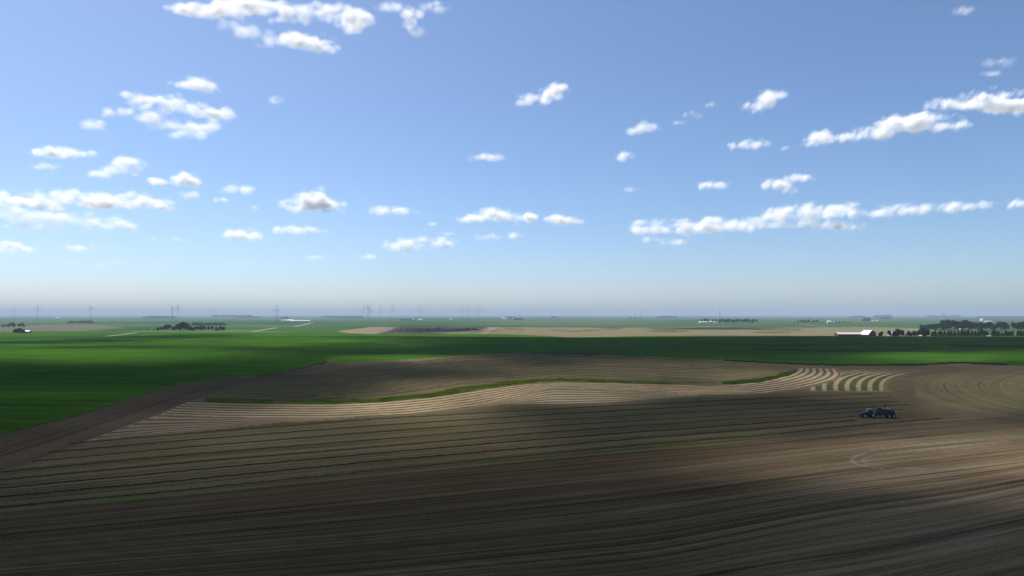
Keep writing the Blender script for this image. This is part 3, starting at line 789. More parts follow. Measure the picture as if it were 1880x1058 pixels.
# ------------------------------------------------------------------ farm buildings
def shed(px, D, w_, d_, hw, hr, label, yaw=0.0, name='farm_shed', cat='shed', wall=None, roof=None, z=None, door=True):
    x = (px - CX) / F * D
    z = float(terrain(x, D)) if z is None else z
    o = empty(name, (x, D, z), yaw, label=label, category=cat)
    wall = wall or M_white; roof = roof or M_white
    b = MB(); X, Yh = w_ / 2, d_ / 2
    prof = [(-Yh, 0), (Yh, 0), (Yh, hw), (0, hw + hr), (-Yh, hw)]
    n = 5
    vs = [(-X, y, zz) for y, zz in prof] + [(X, y, zz) for y, zz in prof]
    b.quadmesh(vs, [tuple(range(5))[::-1], tuple(range(5, 10))] + [(i, (i + 1) % 5, (i + 1) % 5 + 5, i + 5) for i in range(5)])
    b.build('wall', wall, o)
    r = MB(); e = 0.5; t = 0.22
    sl = hr / Yh
    for s in (-1, 1):
        vs = [(-X - e, s * (Yh + e), hw - sl * e + .03), (X + e, s * (Yh + e), hw - sl * e + .03), (X + e, 0, hw + hr + .03), (-X - e, 0, hw + hr + .03)]
        vs += [(a, b_, c + t) for a, b_, c in vs]
        r.quadmesh(vs, [(3, 2, 1, 0), (4, 5, 6, 7), (0, 1, 5, 4), (1, 2, 6, 5), (2, 3, 7, 6), (3, 0, 4, 7)])
    r.build('roof', roof, o)
    if door:
        MB().box((w_ * 0.15, -Yh - 0.06, hw * 0.38), (min(4, w_ * .2), 0.12, hw * 0.76)).build('door', M_dark, o)
    return o

def barn():
    D = 1105; x0 = (1539 - CX) / F * D; z = float(terrain(x0 + 30, D)) + 0.0
    o = empty('barn', (x0, D, z), 0, label='red barn with bright white metal roof and a long low wing', category='barn')
    # low wing 0..46 m, then the tall barn whose roof climbs to the ridge
    W = 46.0
    wl = MB(); wl.box((W / 2, 9, 1.9), (W, 13, 3.8)); wl.build('wing_wall', M_red, o, label='low red wall of the wing')
    r = MB()
    for s in (-1, 1):
        vs = [(-.6, 9 + s * 7.2, 3.9), (W + 2, 9 + s * 7.2, 3.9), (W + 2, 9, 6.4), (-.6, 9, 6.4)]
        vs += [(a, b, c + .2) for a, b, c in vs]
        r.quadmesh(vs, [(3, 2, 1, 0), (4, 5, 6, 7), (0, 1, 5, 4), (1, 2, 6, 5), (2, 3, 7, 6), (3, 0, 4, 7)])
    r.build('wing_roof', M_white, o)
    # tall barn: ridge runs away from the camera, broad roof slope falls to the left, gable end faces right of the camera
    rot = math.radians(-38)
    bn = MB(); prof = [(-11, -.5), (9, -.5), (9, 4.2), (4.6, 8.6), (0, 10.4), (-4.6, 8.6), (-11, 3.4)]
    bn.prism([(a, b) for a, b in prof], 0, 14)
    bo = bn.build('barn_wall', M_red, o); bo.location = (W + 6.5, -3.5, 0); bo.rotation_euler = (0, 0, -rot * 0 + math.radians(28))
    rf = MB()
    edge = [(-11.6, 3.1), (-4.6, 8.75), (0, 10.6), (4.6, 8.75), (9.6, 3.8)]
    for (xa, za), (xb, zb) in zip(edge[:-1], edge[1:]):
        vs = [(xa, -.7, za), (xb, -.7, zb), (xb, 14.7, zb), (xa, 14.7, za)]
        vs += [(a, b, c + .2) for a, b, c in vs]
        rf.quadmesh(vs, [(3, 2, 1, 0), (4, 5, 6, 7), (0, 1, 5, 4), (1, 2, 6, 5), (2, 3, 7, 6), (3, 0, 4, 7)])
    ro = rf.build('roof', M_white, o); ro.location = bo.location; ro.rotation_euler = bo.rotation_euler
    dr = MB(); dr.box((0, -.08, 1.9), (4.2, .14, 3.9)); d1 = dr.build('door', M_red, o); d1.location = bo.location; d1.rotation_euler = bo.rotation_euler
    for a, b in ((-3, 6.2), (3, 6.2), (0, 8.2)):
        wn = MB(); wn.box((a, -.07, b), (1.1, .12, 1.2)); w1 = wn.build('window', M_dark, o); w1.location = bo.location; w1.rotation_euler = bo.rotation_euler
    return o
barn()
shed(1637, 1160, 12, 9, 4.5, 2.5, 'white shed peeping between the trees right of the barn', z=1.2)
shed(1688, 1112, 3.6, 4, 1.7, 1.0, 'small white shed between bushy trees at the crop edge')
shed(1788, 1800, 12, 12, 7, 4, 'white farmhouse hidden in the tall right grove', name='farmhouse', cat='house', yaw=.3)
shed(1764, 1820, 10, 10, 5, 3, 'white house wall showing left inside the tall grove', name='farmhouse', cat='house', yaw=.2)
shed(1813, 1130, 5.5, 3, 1.3, .4, 'low pale trailer shed at the gap in the windbreak')
shed(-3, 1400, 11, 9, 4, 2, 'white shed cut off by the left edge of the photo')
shed(52, 1440, 12, 9, 3.4, 2.2, 'grey shed with white roof beside the left clump', wall=M_grey)
shed(107, 7500, 46, 20, 5, 4, 'thin white roof low under the left turbines')
shed(1290, 3080, 34, 16, 5.5, 3, 'long white shed of the middle farm')
shed(1304, 3150, 14, 12, 6, 4, 'white farmhouse between shed and grove of the middle farm', name='farmhouse', cat='house', wall=M_grey)
shed(1312, 3120, 9, 9, 5, 3, 'small white outbuilding touching the middle farm grove')
shed(1521, 3120, 16, 14, 6, 6, 'white farmhouse with bright roof above the tree row', name='farmhouse', cat='house')
shed(1529, 3140, 7, 8, 4, 3, 'small outbuilding right of the white farmhouse')
shed(1601, 4200, 12, 12, 4, 3, 'first tiny white house on the far right field', name='farmhouse', cat='house')
shed(1609, 4200, 16, 12, 4, 3, 'second tiny white house on the far right field', name='farmhouse', cat='house')
shed(1813, 3600, 34, 14, 4, 3, 'pale long shed behind the tall right grove')
shed(523, 4000, 38, 18, 5, 4, 'leftmost white barn of the long group', yaw=0.05)
shed(531, 3950, 12, 14, 6, 6, 'second white building of the long white group')
shed(537, 3950, 11, 14, 6, 5, 'third white building, left of the longest roof')
shed(552, 3850, 118, 16, 4.2, 3, 'longest white barn roof in the left distance', yaw=-0.10)
shed(759, 5000, 14, 12, 5, 4, 'pale house beside the dark little hedge', name='farmhouse', cat='house')
shed(770.5, 4700, 16, 14, 7, 5, 'bright white building under the tall centre-left turbine')
shed(775, 4700, 8, 10, 5, 4, 'tiny white outbuilding right of the bright one')
shed(828, 5300, 22, 14, 4, 3, 'small pale farm right of the centre-left turbines', name='farmhouse', cat='house')
shed(921, 7600, 26, 20, 8, 6, 'white dot of a building left in the hazy centre farm')
shed(926, 6300, 36, 20, 5, 4, 'low white roof in the hazy centre farm')
shed(942, 5300, 14, 12, 7, 5, 'white house beside the small dark hedge', name='farmhouse', cat='house')
def silo(px, D, r, h, label, base=0.0):
    x = (px - CX) / F * D; z = float(terrain(x, D))
    o = empty('silo', (x, D, z), 0, label=label, category='silo')
    MB().tube((0, 0, 0), (0, 0, h), r, r, 20).build('wall', M_white, o, True)
    b = MB(); pr = [(r * 1.02, h), (r * .8, h + r * .45), (r * .4, h + r * .7), (.1, h + r * .8)]
    for (a0, z0), (a1, z1) in zip(pr[:-1], pr[1:]):
        b.tube((0, 0, z0 + .02), (0, 0, z1 + .02), a0, a1, 20, False)
    b.build('roof', M_white, o, True)
silo(257, 7600, 11, 20, 'bright white silo at the left end of the skyline wood')
silo(1802, 3600, 9, 12, 'white dome-topped silo above the tall right grove')
# water tower / grain leg on the right skyline
D = 9500; x = (1732 - CX) / F * D; z = float(terrain(x, D))
o = empty('water_tower', (x, D, z), 0, label='squat pale tower standing up on the right skyline', category='tower')
MB().tube((0, 0, 0), (0, 0, 42), 7, 5, 14).build('stem', M_grey, o)
MB().tube((0, 0, 42), (0, 0, 50), 6, 17, 18).tube((0, 0, 50), (0, 0, 58), 17, 15, 18).tube((0, 0, 58), (0, 0, 63), 15, 3, 18).build('tank', M_grey, o)
# lattice mast by the middle farm
D = 3300; x = (1321.5 - CX) / F * D; z = float(terrain(x, D))
o = empty('radio_mast', (x, D, z), 0, label='thin dark mast rising behind the middle farm grove', category='mast')
b = MB()
Hm = 68
for i in range(3):
    a = i * 2.094
    b.tube((1.3 * math.cos(a), 1.3 * math.sin(a), 0), (.5 * math.cos(a), .5 * math.sin(a), Hm), .28, .2, 6)
for k in range(17):
    r0 = 1.3 - .8 * k / 17; r1 = 1.3 - .8 * (k + 1) / 17
    for i in range(3):
        a, c = i * 2.094, (i + 1) * 2.094
        b.tube((r0 * math.cos(a), r0 * math.sin(a), k * 4), (r1 * math.cos(c), r1 * math.sin(c), k * 4 + 4), .12, .12, 4)
b.build('lattice', M_dark, o)
MB().tube((0, 0, Hm), (0, 0, Hm + 3), .25, .1, 6).build('antenna', M_dark, o)

# ------------------------------------------------------------------ wind turbines
def make_turbine():
    o = empty('wind_turbine', (0, 0, 0))
    MB().tube((0, 0, 0), (0, 0, 78.5), 1.8, 1.1, 18).build('tower', M_turb, o, True)
    n = MB(); n.prism([(-1.7, 78.5), (1.7, 78.5), (1.9, 80.2), (1.5, 82), (-1.5, 82), (-1.9, 80.2)], -2.6, 7.5); n.build('nacelle', M_turb, o)
    hb = MB(); hb.tube((0, -2.6, 80.2), (0, -4.2, 80.2), 1.7, 1.5, 14); hb.tube((0, -4.2, 80.2), (0, -5.4, 80.2), 1.5, .3, 14)
    hub = hb.build('rotor', M_turb, o)
    for k in range(3):
        b = MB(); secs = [(1.2, 1.0, .9), (4, 1.1, 1.0), (9, 2.1, .55), (18, 1.7, .4), (32, 1.1, .25), (43, .6, .14), (46, .2, .06)]
        vs = []
        for zz, ch, th in secs:
            for q in range(8):
                a = q * math.pi / 4
                vs.append((math.cos(a) * ch * .75 + ch * .2, math.sin(a) * th, zz))
        fs = [(i * 8 + q, i * 8 + (q + 1) % 8, (i + 1) * 8 + (q + 1) % 8, (i + 1) * 8 + q) for i in range(len(secs) - 1) for q in range(8)]
        fs += [tuple(range(8))[::-1], tuple(range(len(vs) - 8, len(vs)))]
        b.quadmesh(vs, fs)
        bl = b.build('blade', M_turb, hub)
        bl.location = (0, -3.4, 80.2); bl.rotation_euler = (0, k * 2.0944, 0)
    return o
TB = [(26, 569, 20, 'farthest left turbine in the picture'), (69, 566, 10, 'second turbine from the left edge'), (167.5, 565.3, -25, 'third turbine from the left edge, standing alone'),
      (317, 565, -40, 'left one of the pair above the skyline wood'), (327, 566.5, 5, 'right one of the pair above the skyline wood'), (391, 570, 30, 'very faint turbine above the long left skyline wood'),
      (505.5, 569.5, 0, 'shorter left one of the overlapping pair above the white barns'), (509.5, 567, 12, 'taller right one of the overlapping pair above the white barns'), (584, 569.5, 60, 'faint turbine right of the white barns'),
      (644.5, 571.5, -30, 'low turbine left of the centre-left cluster'), (666, 567.5, 25, 'clear turbine with spread blades in the centre-left cluster'), (675, 567, 0, 'left of two thin close towers in the centre-left cluster'), (677.5, 566, 35, 'right of two thin close towers in the centre-left cluster'),
      (683, 572, 50, 'smallest turbine of the centre-left cluster'), (698.5, 568.5, 0, 'faint turbine just right of the centre-left cluster'), (719.5, 568, 10, 'faint turbine between the cluster and the bright white building'),
      (772, 568.5, 0, 'turbine directly above the bright white building'), (822, 571, -60, 'small turbine second right of the bright white building'), (847.5, 568.5, -90, 'turbine with blade pointing left, left of the largest'), (859, 567, 0, 'faint turbine next to the largest one on its left'),
      (878.8, 568, -18, 'largest and darkest turbine near the picture centre'), (954.5, 570, 10, 'faint turbine right of the largest'), (979, 569, 20, 'middle turbine between the two largest ones'), (1000, 572, -45, 'low turbine left of the second large one'),
      (1047.5, 570, -5, 'second largest turbine, right of centre'), (1068.6, 572.3, 0, 'first of the three small turbines right of the second largest'), (1072.8, 573, 40, 'second of the three small turbines right of the second largest'), (1080.6, 573.5, 15, 'third of the three small turbines right of the second largest'),
      (1139, 574.6, 0, 'tiny faint turbine left of the three isolated trees'), (1175.5, 571, 0, 'thin faint turbine above the three isolated trees'), (1241, 573.2, 30, 'faint turbine between the trees and the middle farm'), (1282, 572.3, 0, 'faint turbine left above the middle farm'),
      (1297.6, 570.5, -10, 'turbine above the middle farm sheds'), (1413.8, 572, 60, 'small turbine with blades raised like a V, right of the middle farm')]
proto = make_turbine()
for i, (px, hy, ang, lab) in enumerate(TB):
    o = proto if i == 0 else copy_tree(proto)
    sc = {1413.8: 0.80, 878.8: 1.12, 1047.5: 1.0}.get(px, 1.0)
    D = {1413.8: 5600.0, 878.8: 4300.0, 1047.5: 4700.0}.get(px)
    hub_up = HZ - hy
    if D is None:
        D = (80.2 * sc - CAMH - 1.5) * F / hub_up
    x = (px - CX) / F * D; z = float(terrain(x, D))
    hz = CAMH + hub_up * D / F
    sc = max(0.7, min(1.25, (hz - z) / 80.2))
    o.location = (x, D, z); o.scale = (sc,) * 3; o.rotation_euler = (0, 0, math.radians(-8 + (i * 37) % 17))
    o['label'] = 'wind turbine, ' + lab; o['category'] = 'wind turbine'; o['group'] = 'wind turbines along the horizon'
    for c in o.children:
        if c.name.startswith('rotor'):
            a = math.radians(ang)
            # spin about the shaft through the hub
            c.rotation_euler = (0, a, 0)
            c.location = (-80.2 * math.sin(a), 0, 80.2 - 80.2 * math.cos(a))

# ------------------------------------------------------------------ tractor and baler
M_blue = mat_simple('tractor_blue_paint', (0.006, 0.015, 0.05), 0.3, 0, 0.1)
M_paleb = mat_simple('pale_blue_roof', (0.17, 0.25, 0.37), 0.35, 0, 0.1)
M_tyre = mat_simple('tyre_rubber', (0.018, 0.018, 0.018), 0.85, bump=.3)
M_rim = mat_simple('pale_rim', (0.36, 0.37, 0.42), 0.4)
M_glass = mat_simple('cab_glass', (0.05, 0.10, 0.12), 0.08)
M_iron = mat_simple('dark_machine_steel', (0.03, 0.035, 0.045), 0.5, 0.3)
M_baler = mat_simple('dark_blue_baler_panel', (0.010, 0.016, 0.035), 0.4)
M_strawp = mat_simple('straw_bale', (0.62, 0.47, 0.28), 0.95, 0, 0.3, 6, .5)
M_orange = mat_simple('dusty_yellow_frame', (0.42, 0.27, 0.12), 0.7, 0, .25)

def wheel(parent, x, y, r, w_, rim=M_rim):
    # ring tyre with lugs, dished rim
    n = 28; vs = []; prof = [(.58, -.5), (.86, -.52), (.97, -.4), (1.0, 0), (.97, .4), (.86, .52), (.58, .5)]
    for i in range(n):
        a = 2 * math.pi * i / n
        for rr, ww in prof:
            vs.append((rr * r * math.cos(a), ww * w_, rr * r * math.sin(a)))
    m = len(prof)
    fs = [(i * m + j, i * m + (j + 1) % m, ((i + 1) % n) * m + (j + 1) % m, ((i + 1) % n) * m + j) for i in range(n) for j in range(m)]
    b = MB(); b.quadmesh(vs, fs)
    for i in range(n):
        a = 2 * math.pi * (i + .5) / n
        b.box((1.01 * r * math.cos(a), (.22 if i % 2 else -.22) * w_, 1.01 * r * math.sin(a)), (.07 * r, .5 * w_, .07 * r))
    wo_ = empty('wheel', (x, y, r)); wo_.parent = parent
    b.build('tyre', M_tyre, wo_)
    k = MB(); k.tube((0, -.28 * w_, 0), (0, .28 * w_, 0), r * .6, r * .6, 20)
    k.tube((0, -.42 * w_, 0), (0, -.28 * w_, 0), r * .22, r * .26, 12); k.tube((0, .28 * w_, 0), (0, .42 * w_, 0), r * .26, r * .22, 12)
    k.build('rim', rim, wo_)
    return wo_

# the rig follows the second windrow; forward is -x
tx, ty = unproject(1594, 767); tx, ty = float(tx), float(ty)
b2x, b2y = unproject(1632, 767.5); b2x, b2y = float(b2x), float(b2y)
yaw = math.atan2(b2y - ty, b2x - tx) + math.radians(6)
T = empty('tractor', (tx, ty, float(terrain(tx, ty)) + .02), yaw, label='blue tractor with pale roofed cab pulling a baler along a windrow', category='tractor')
wheel(T, -1.75, -1.0, .74, .52); wheel(T, -1.75, 1.0, .74, .52)
wheel(T, 1.25, -1.05, .98, .66); wheel(T, 1.25, 1.05, .98, .66)
MB().box((-.2, 0, .95), (3.6, .7, .55)).tube((1.25, -1.0, .98), (1.25, 1.0, .98), .2).tube((-1.75, -.9, .74), (-1.75, .9, .74), .14).build('chassis', M_iron, T)
h_ = MB(); h_.prism([(-2.75, 1.0), (-.35, 1.0), (-.35, 2.05), (-1.4, 2.0), (-2.55, 1.72), (-2.8, 1.45)], -.46, .46); h_.build('bonnet', M_blue, T)
MB().box((-2.95, 0, .75), (.45, .95, .6)).build('front_weight', M_iron, T)
MB().box((-2.815, 0, 1.3), (.05, .7, .35), tilt=0).build('grille', M_dark, T)
for s in (-1, 1):
    MB().box((-2.74, s * .3, 1.58), (.08, .2, .14)).build('headlight', M_rim, T)
    fd = MB(); fd.prism([(.35, 1.5), (.75, 1.95), (1.75, 1.98), (2.2, 1.6), (2.25, 1.5), (1.8, 1.86), (.8, 1.84), (.45, 1.45)], s * 1.38 if s < 0 else .78, -.78 if s < 0 else 1.38)
    fd.build('fender', M_blue, T)
    MB().tube((.1, s * .8, 2.5), (.05, s * 1.25, 2.45), .03, .03, 6).box((.05, s * 1.3, 2.3), (.06, .2, .35)).build('mirror', M_dark, T)
    MB().box((.15, s * .72, .62), (.55, .25, .08)).box((.15, s * .8, .95), (.5, .22, .08)).build('cab_step', M_iron, T)
cb = MB(); cb.prism([(-.5, 1.95), (1.25, 1.85), (1.15, 2.85), (-.25, 2.9)], -.74, .74); cab = cb.build('cab', M_glass, T)
pl = MB()
for s in (-1, 1):
    pl.tube((-.5, s * .76, 1.5), (-.25, s * .76, 2.92), .06, .06, 6); pl.tube((1.25, s * .76, 1.5), (1.15, s * .76, 2.9), .07, .07, 6); pl.tube((.45, s * .76, 1.5), (.45, s * .76, 2.9), .045, .045, 6)
pl.build('cab_frame', M_blue, cab)
MB().box((.37, 0, 1.68), (1.85, 1.5, .4)).build('cab_base', M_blue, T)
MB().box((.42, 0, 3.0), (1.95, 1.72, .2), taper=.88).build('cab_roof', M_paleb, T)
MB().tube((.9, .3, 3.1), (.9, .3, 3.35), .1, .08, 8).build('beacon', M_orange, T)
MB().tube((-.62, -.55, 1.9), (-.62, -.55, 3.0), .07, .06, 8).build('exhaust', M_iron, T)
MB().box((2.35, 0, .85), (.7, .7, .35)).tube((2.2, -.4, .7), (2.8, -.35, .6), .05).tube((2.2, .4, .7), (2.8, .35, .6), .05).build('hitch', M_iron, T)

bx = tx + math.cos(yaw) * 1.15; by = ty + math.sin(yaw) * 1.15
B = empty('baler', (bx, by, float(terrain(bx, by)) + .02), yaw - math.radians(4), label='large dark baler on tandem wheels with raised arm, behind the tractor', category='baler')
MB().tube((1.3, 0, .62), (2.6, 0, 1.0), .12, .16, 8).box((1.9, 0, 1.0), (1.2, .9, .3)).build('drawbar', M_iron, B)
MB().tube((1.7, 0, 1.9), (2.0, 0, 1.9), .75, .75, 18).build('flywheel', M_iron, B)
bd = MB(); bd.prism([(1.9, .95), (6.6, .95), (6.7, 2.35), (4.9, 2.75), (2.3, 2.75), (1.85, 2.3)], -1.1, 1.1); bd.build('body', M_baler, B)
for s in (-1, 1):
    MB().box((3.0, s * 1.13, 1.75), (1.9, .06, 1.35)).build('side_panel', M_iron, B)
    MB().box((5.3, s * 1.13, 1.75), (2.3, .06, 1.15)).build('side_panel', M_baler, B)
MB().box((3.1, 0, .52), (1.3, 2.5, .22)).tube((2.9, -1.3, .42), (2.9, 1.3, .42), .22, .22, 12).build('pickup', M_orange, B)
MB().box((2.5, 0, 3.0), (1.2, 1.5, .45), taper=.8).build('knotter_box', M_iron, B)
tp = MB(); tp.box((4.55, 0, 3.02), (2.2, 1.7, .34)); tp.build('straw_covered_top', M_strawp, B, label='pale straw lying on top of the machine')
for s in (-1, 1):
    MB().box((3.4, s * .9, 2.95), (.12, .12, .5)).box((5.8, s * .9, 2.95), (.12, .12, .9)).box((4.6, s * .9, 3.28), (2.5, .07, .07)).build('rail', M_iron, B)
MB().tube((3.5, -.5, 2.7), (4.05, -.5, 4.45), .17, .12, 8).box((4.1, -.5, 4.5), (.55, .35, .2), tilt=.5).build('lift_arm', M_dark, B)
wheel(B, 4.9, -1.15, .62, .5); wheel(B, 4.9, 1.15, .62, .5); wheel(B, 6.3, -1.15, .66, .5); wheel(B, 6.3, 1.15, .66, .5)
MB().tube((4.9, -1.1, .62), (4.9, 1.1, .62), .1).tube((6.3, -1.1, .66), (6.3, 1.1, .66), .1).box((5.6, 0, .85), (2.2, 1.6, .2)).build('axle', M_iron, B)
ch = MB(); ch.box((7.3, 0, .98), (1.5, 1.2, .12), tilt=.15).tube((6.7, -.6, 2.2), (7.9, -.6, .95), .04).tube((6.7, .6, 2.2), (7.9, .6, .95), .04); ch.build('bale_chute', M_orange, B)
o = MB(); o.box((7.15, 0, 1.55), (1.3, 1.1, .85)); o.build('straw_bale', M_strawp, None, label='pressed straw bale leaving the chute at the back of the baler', category='bale')
bpy.data.objects['straw_bale'].scale = (1.1,) * 3; bpy.data.objects['straw_bale'].location = B.location; bpy.data.objects['straw_bale'].rotation_euler = B.rotation_euler

B.scale = (1.15, 1.1, 1.1)

# ------------------------------------------------------------------ clouds
M_cloud, cnt_, cms, cout = mat_cloud('cloud_vapour', (0.99, 0.978, 0.99), 0.80)
ca = cnt_.nodes.new('ShaderNodeAttribute'); ca.attribute_name = 'puff'
cs = cnt_.nodes.new('ShaderNodeSeparateXYZ'); cnt_.links.new(ca.outputs['Vector'], cs.inputs[0])
def cm_(op, a, b=None):
    n = cnt_.nodes.new('ShaderNodeMath'); n.operation = op
    for i, v in enumerate((a, b)):
        if v is None: continue
        if isinstance(v, (int, float)): n.inputs[i].default_value = v
        else: cnt_.links.new(v, n.inputs[i])
    return n.outputs[0]
rr_ = cm_('ADD', cm_('MULTIPLY', cs.outputs[0], cs.outputs[0]), cm_('MULTIPLY', cs.outputs[1], cs.outputs[1]))
fall = cm_('POWER', cm_('MAXIMUM', cm_('SUBTRACT', 1.0, rr_), 0.0), 1.5)
ctr = cnt_.nodes.new('ShaderNodeBsdfTransparent'); cmm = cnt_.nodes.new('ShaderNodeMixShader')
cnt_.links.new(cm_('MULTIPLY', fall, cs.outputs[2]), cmm.inputs[0]); cnt_.links.new(ctr.outputs[0], cmm.inputs[1]); cnt_.links.new(cms.outputs[0], cmm.inputs[2])
cnt_.links.new(cmm.outputs[0], cout.inputs[0])
ALT = 1250.0
def cloud(blobs, label, op=1.0, seed=0):
    """blobs: (px, py, rx, ry) in the traced outline; real size follows from the cloud base altitude"""
    bl = np.array([(*b, 1.0) if len(b) == 4 else b for b in blobs], float)
    cxp = (bl[:, 0] * bl[:, 2]).sum() / bl[:, 2].sum(); cyp = (bl[:, 1] * bl[:, 2]).sum() / bl[:, 2].sum()
    D = (ALT - CAMH) / ((HZ - cyp) / F)
    m = D / F                                             # metres per photo pixel at this cloud
    r = np.random.default_rng(seed + 500)
    PP, NN, SS, AA = [], [], [], []
    for (bx_, by_, rx, ry, o1) in bl:
        n = int(rx * ry * math.pi * 1.05) + 60
        d = r.uniform(-1.3, 1.3, (n, 3))
        q = np.linalg.norm(d, axis=1)
        k = q < 1.3; d = d[k]; q = q[k]
        d[:, 2] = np.where(d[:, 2] < 0, d[:, 2] * 0.62, d[:, 2])
        P = np.c_[(bx_ - CX + d[:, 0] * rx), d[:, 1] * min(rx, ry * 1.0), HZ - by_ + d[:, 2] * ry]
        sc = 1.0 / max(5.0, 0.5 * min(rx, ry * 1.5))
        nz = fbm(P[:, 0] * sc * .7 + seed * 3.1, P[:, 1] * sc, P[:, 2] * sc * 1.7, s=seed, oct=5)
        fld = (1 - q * q) * 0.88 + 4.4 * (nz - 0.54)
        k = fld > 0.0
        P, d, fld, q = P[k], d[k], fld[k], q[k]
        N = np.array([-.30, .95, .75]) + 0.35 * d * np.array([.7, 1, 1.2]) + 0.8 * (np.c_[vnoise(P[:, 0] / 9, P[:, 1] / 9, P[:, 2] / 9, s=1), vnoise(P[:, 0] / 9, P[:, 1] / 9, P[:, 2] / 9, s=2), vnoise(P[:, 0] / 9, P[:, 1] / 9, P[:, 2] / 9, s=3)] - .5)
        PP.append(P); NN.append(N + r.normal(0, .15, P.shape)); SS.append((3.2 + 6.0 * sstep(0.1, 1.0, fld)) * min(1.0, 0.35 + ry / 14.0)); AA.append((0.10 + 0.90 * sstep(0, 1.5, fld)) * (op * o1) ** 1.3 * 0.21)
    P, N, S, A = np.concatenate(PP), np.concatenate(NN), np.concatenate(SS), np.concatenate(AA)
    n = len(P)
    S = S * r.uniform(.7, 1.3, n)
    c = P * m
    N /= np.linalg.norm(N, axis=1)[:, None]
    u = np.cross(N, r.normal(0, 1, (n, 3))); u /= np.linalg.norm(u, axis=1)[:, None]
    v = np.cross(N, u)
    s = (m * S)[:, None]
    vs = np.stack([c - u * s - v * s, c + u * s - v * s, c + u * s + v * s, c - u * s + v * s], 1).reshape(-1, 3)
    me = mesh_np('cloud', vs, np.arange(4 * n).reshape(-1, 4), M_cloud)
    at = me.attributes.new('puff', 'FLOAT_VECTOR', 'POINT')
    q = np.zeros((n, 4, 3), np.float32); q[:, :, 0] = [-1, 1, 1, -1]; q[:, :, 1] = [-1, -1, 1, 1]; q[:, :, 2] = A[:, None]
    at.data.foreach_set('vector', q.ravel())
    o = link('cloud', me, label=label, category='cloud', group='fair weather clouds')
    o.location = (0, D, CAMH)
    return n
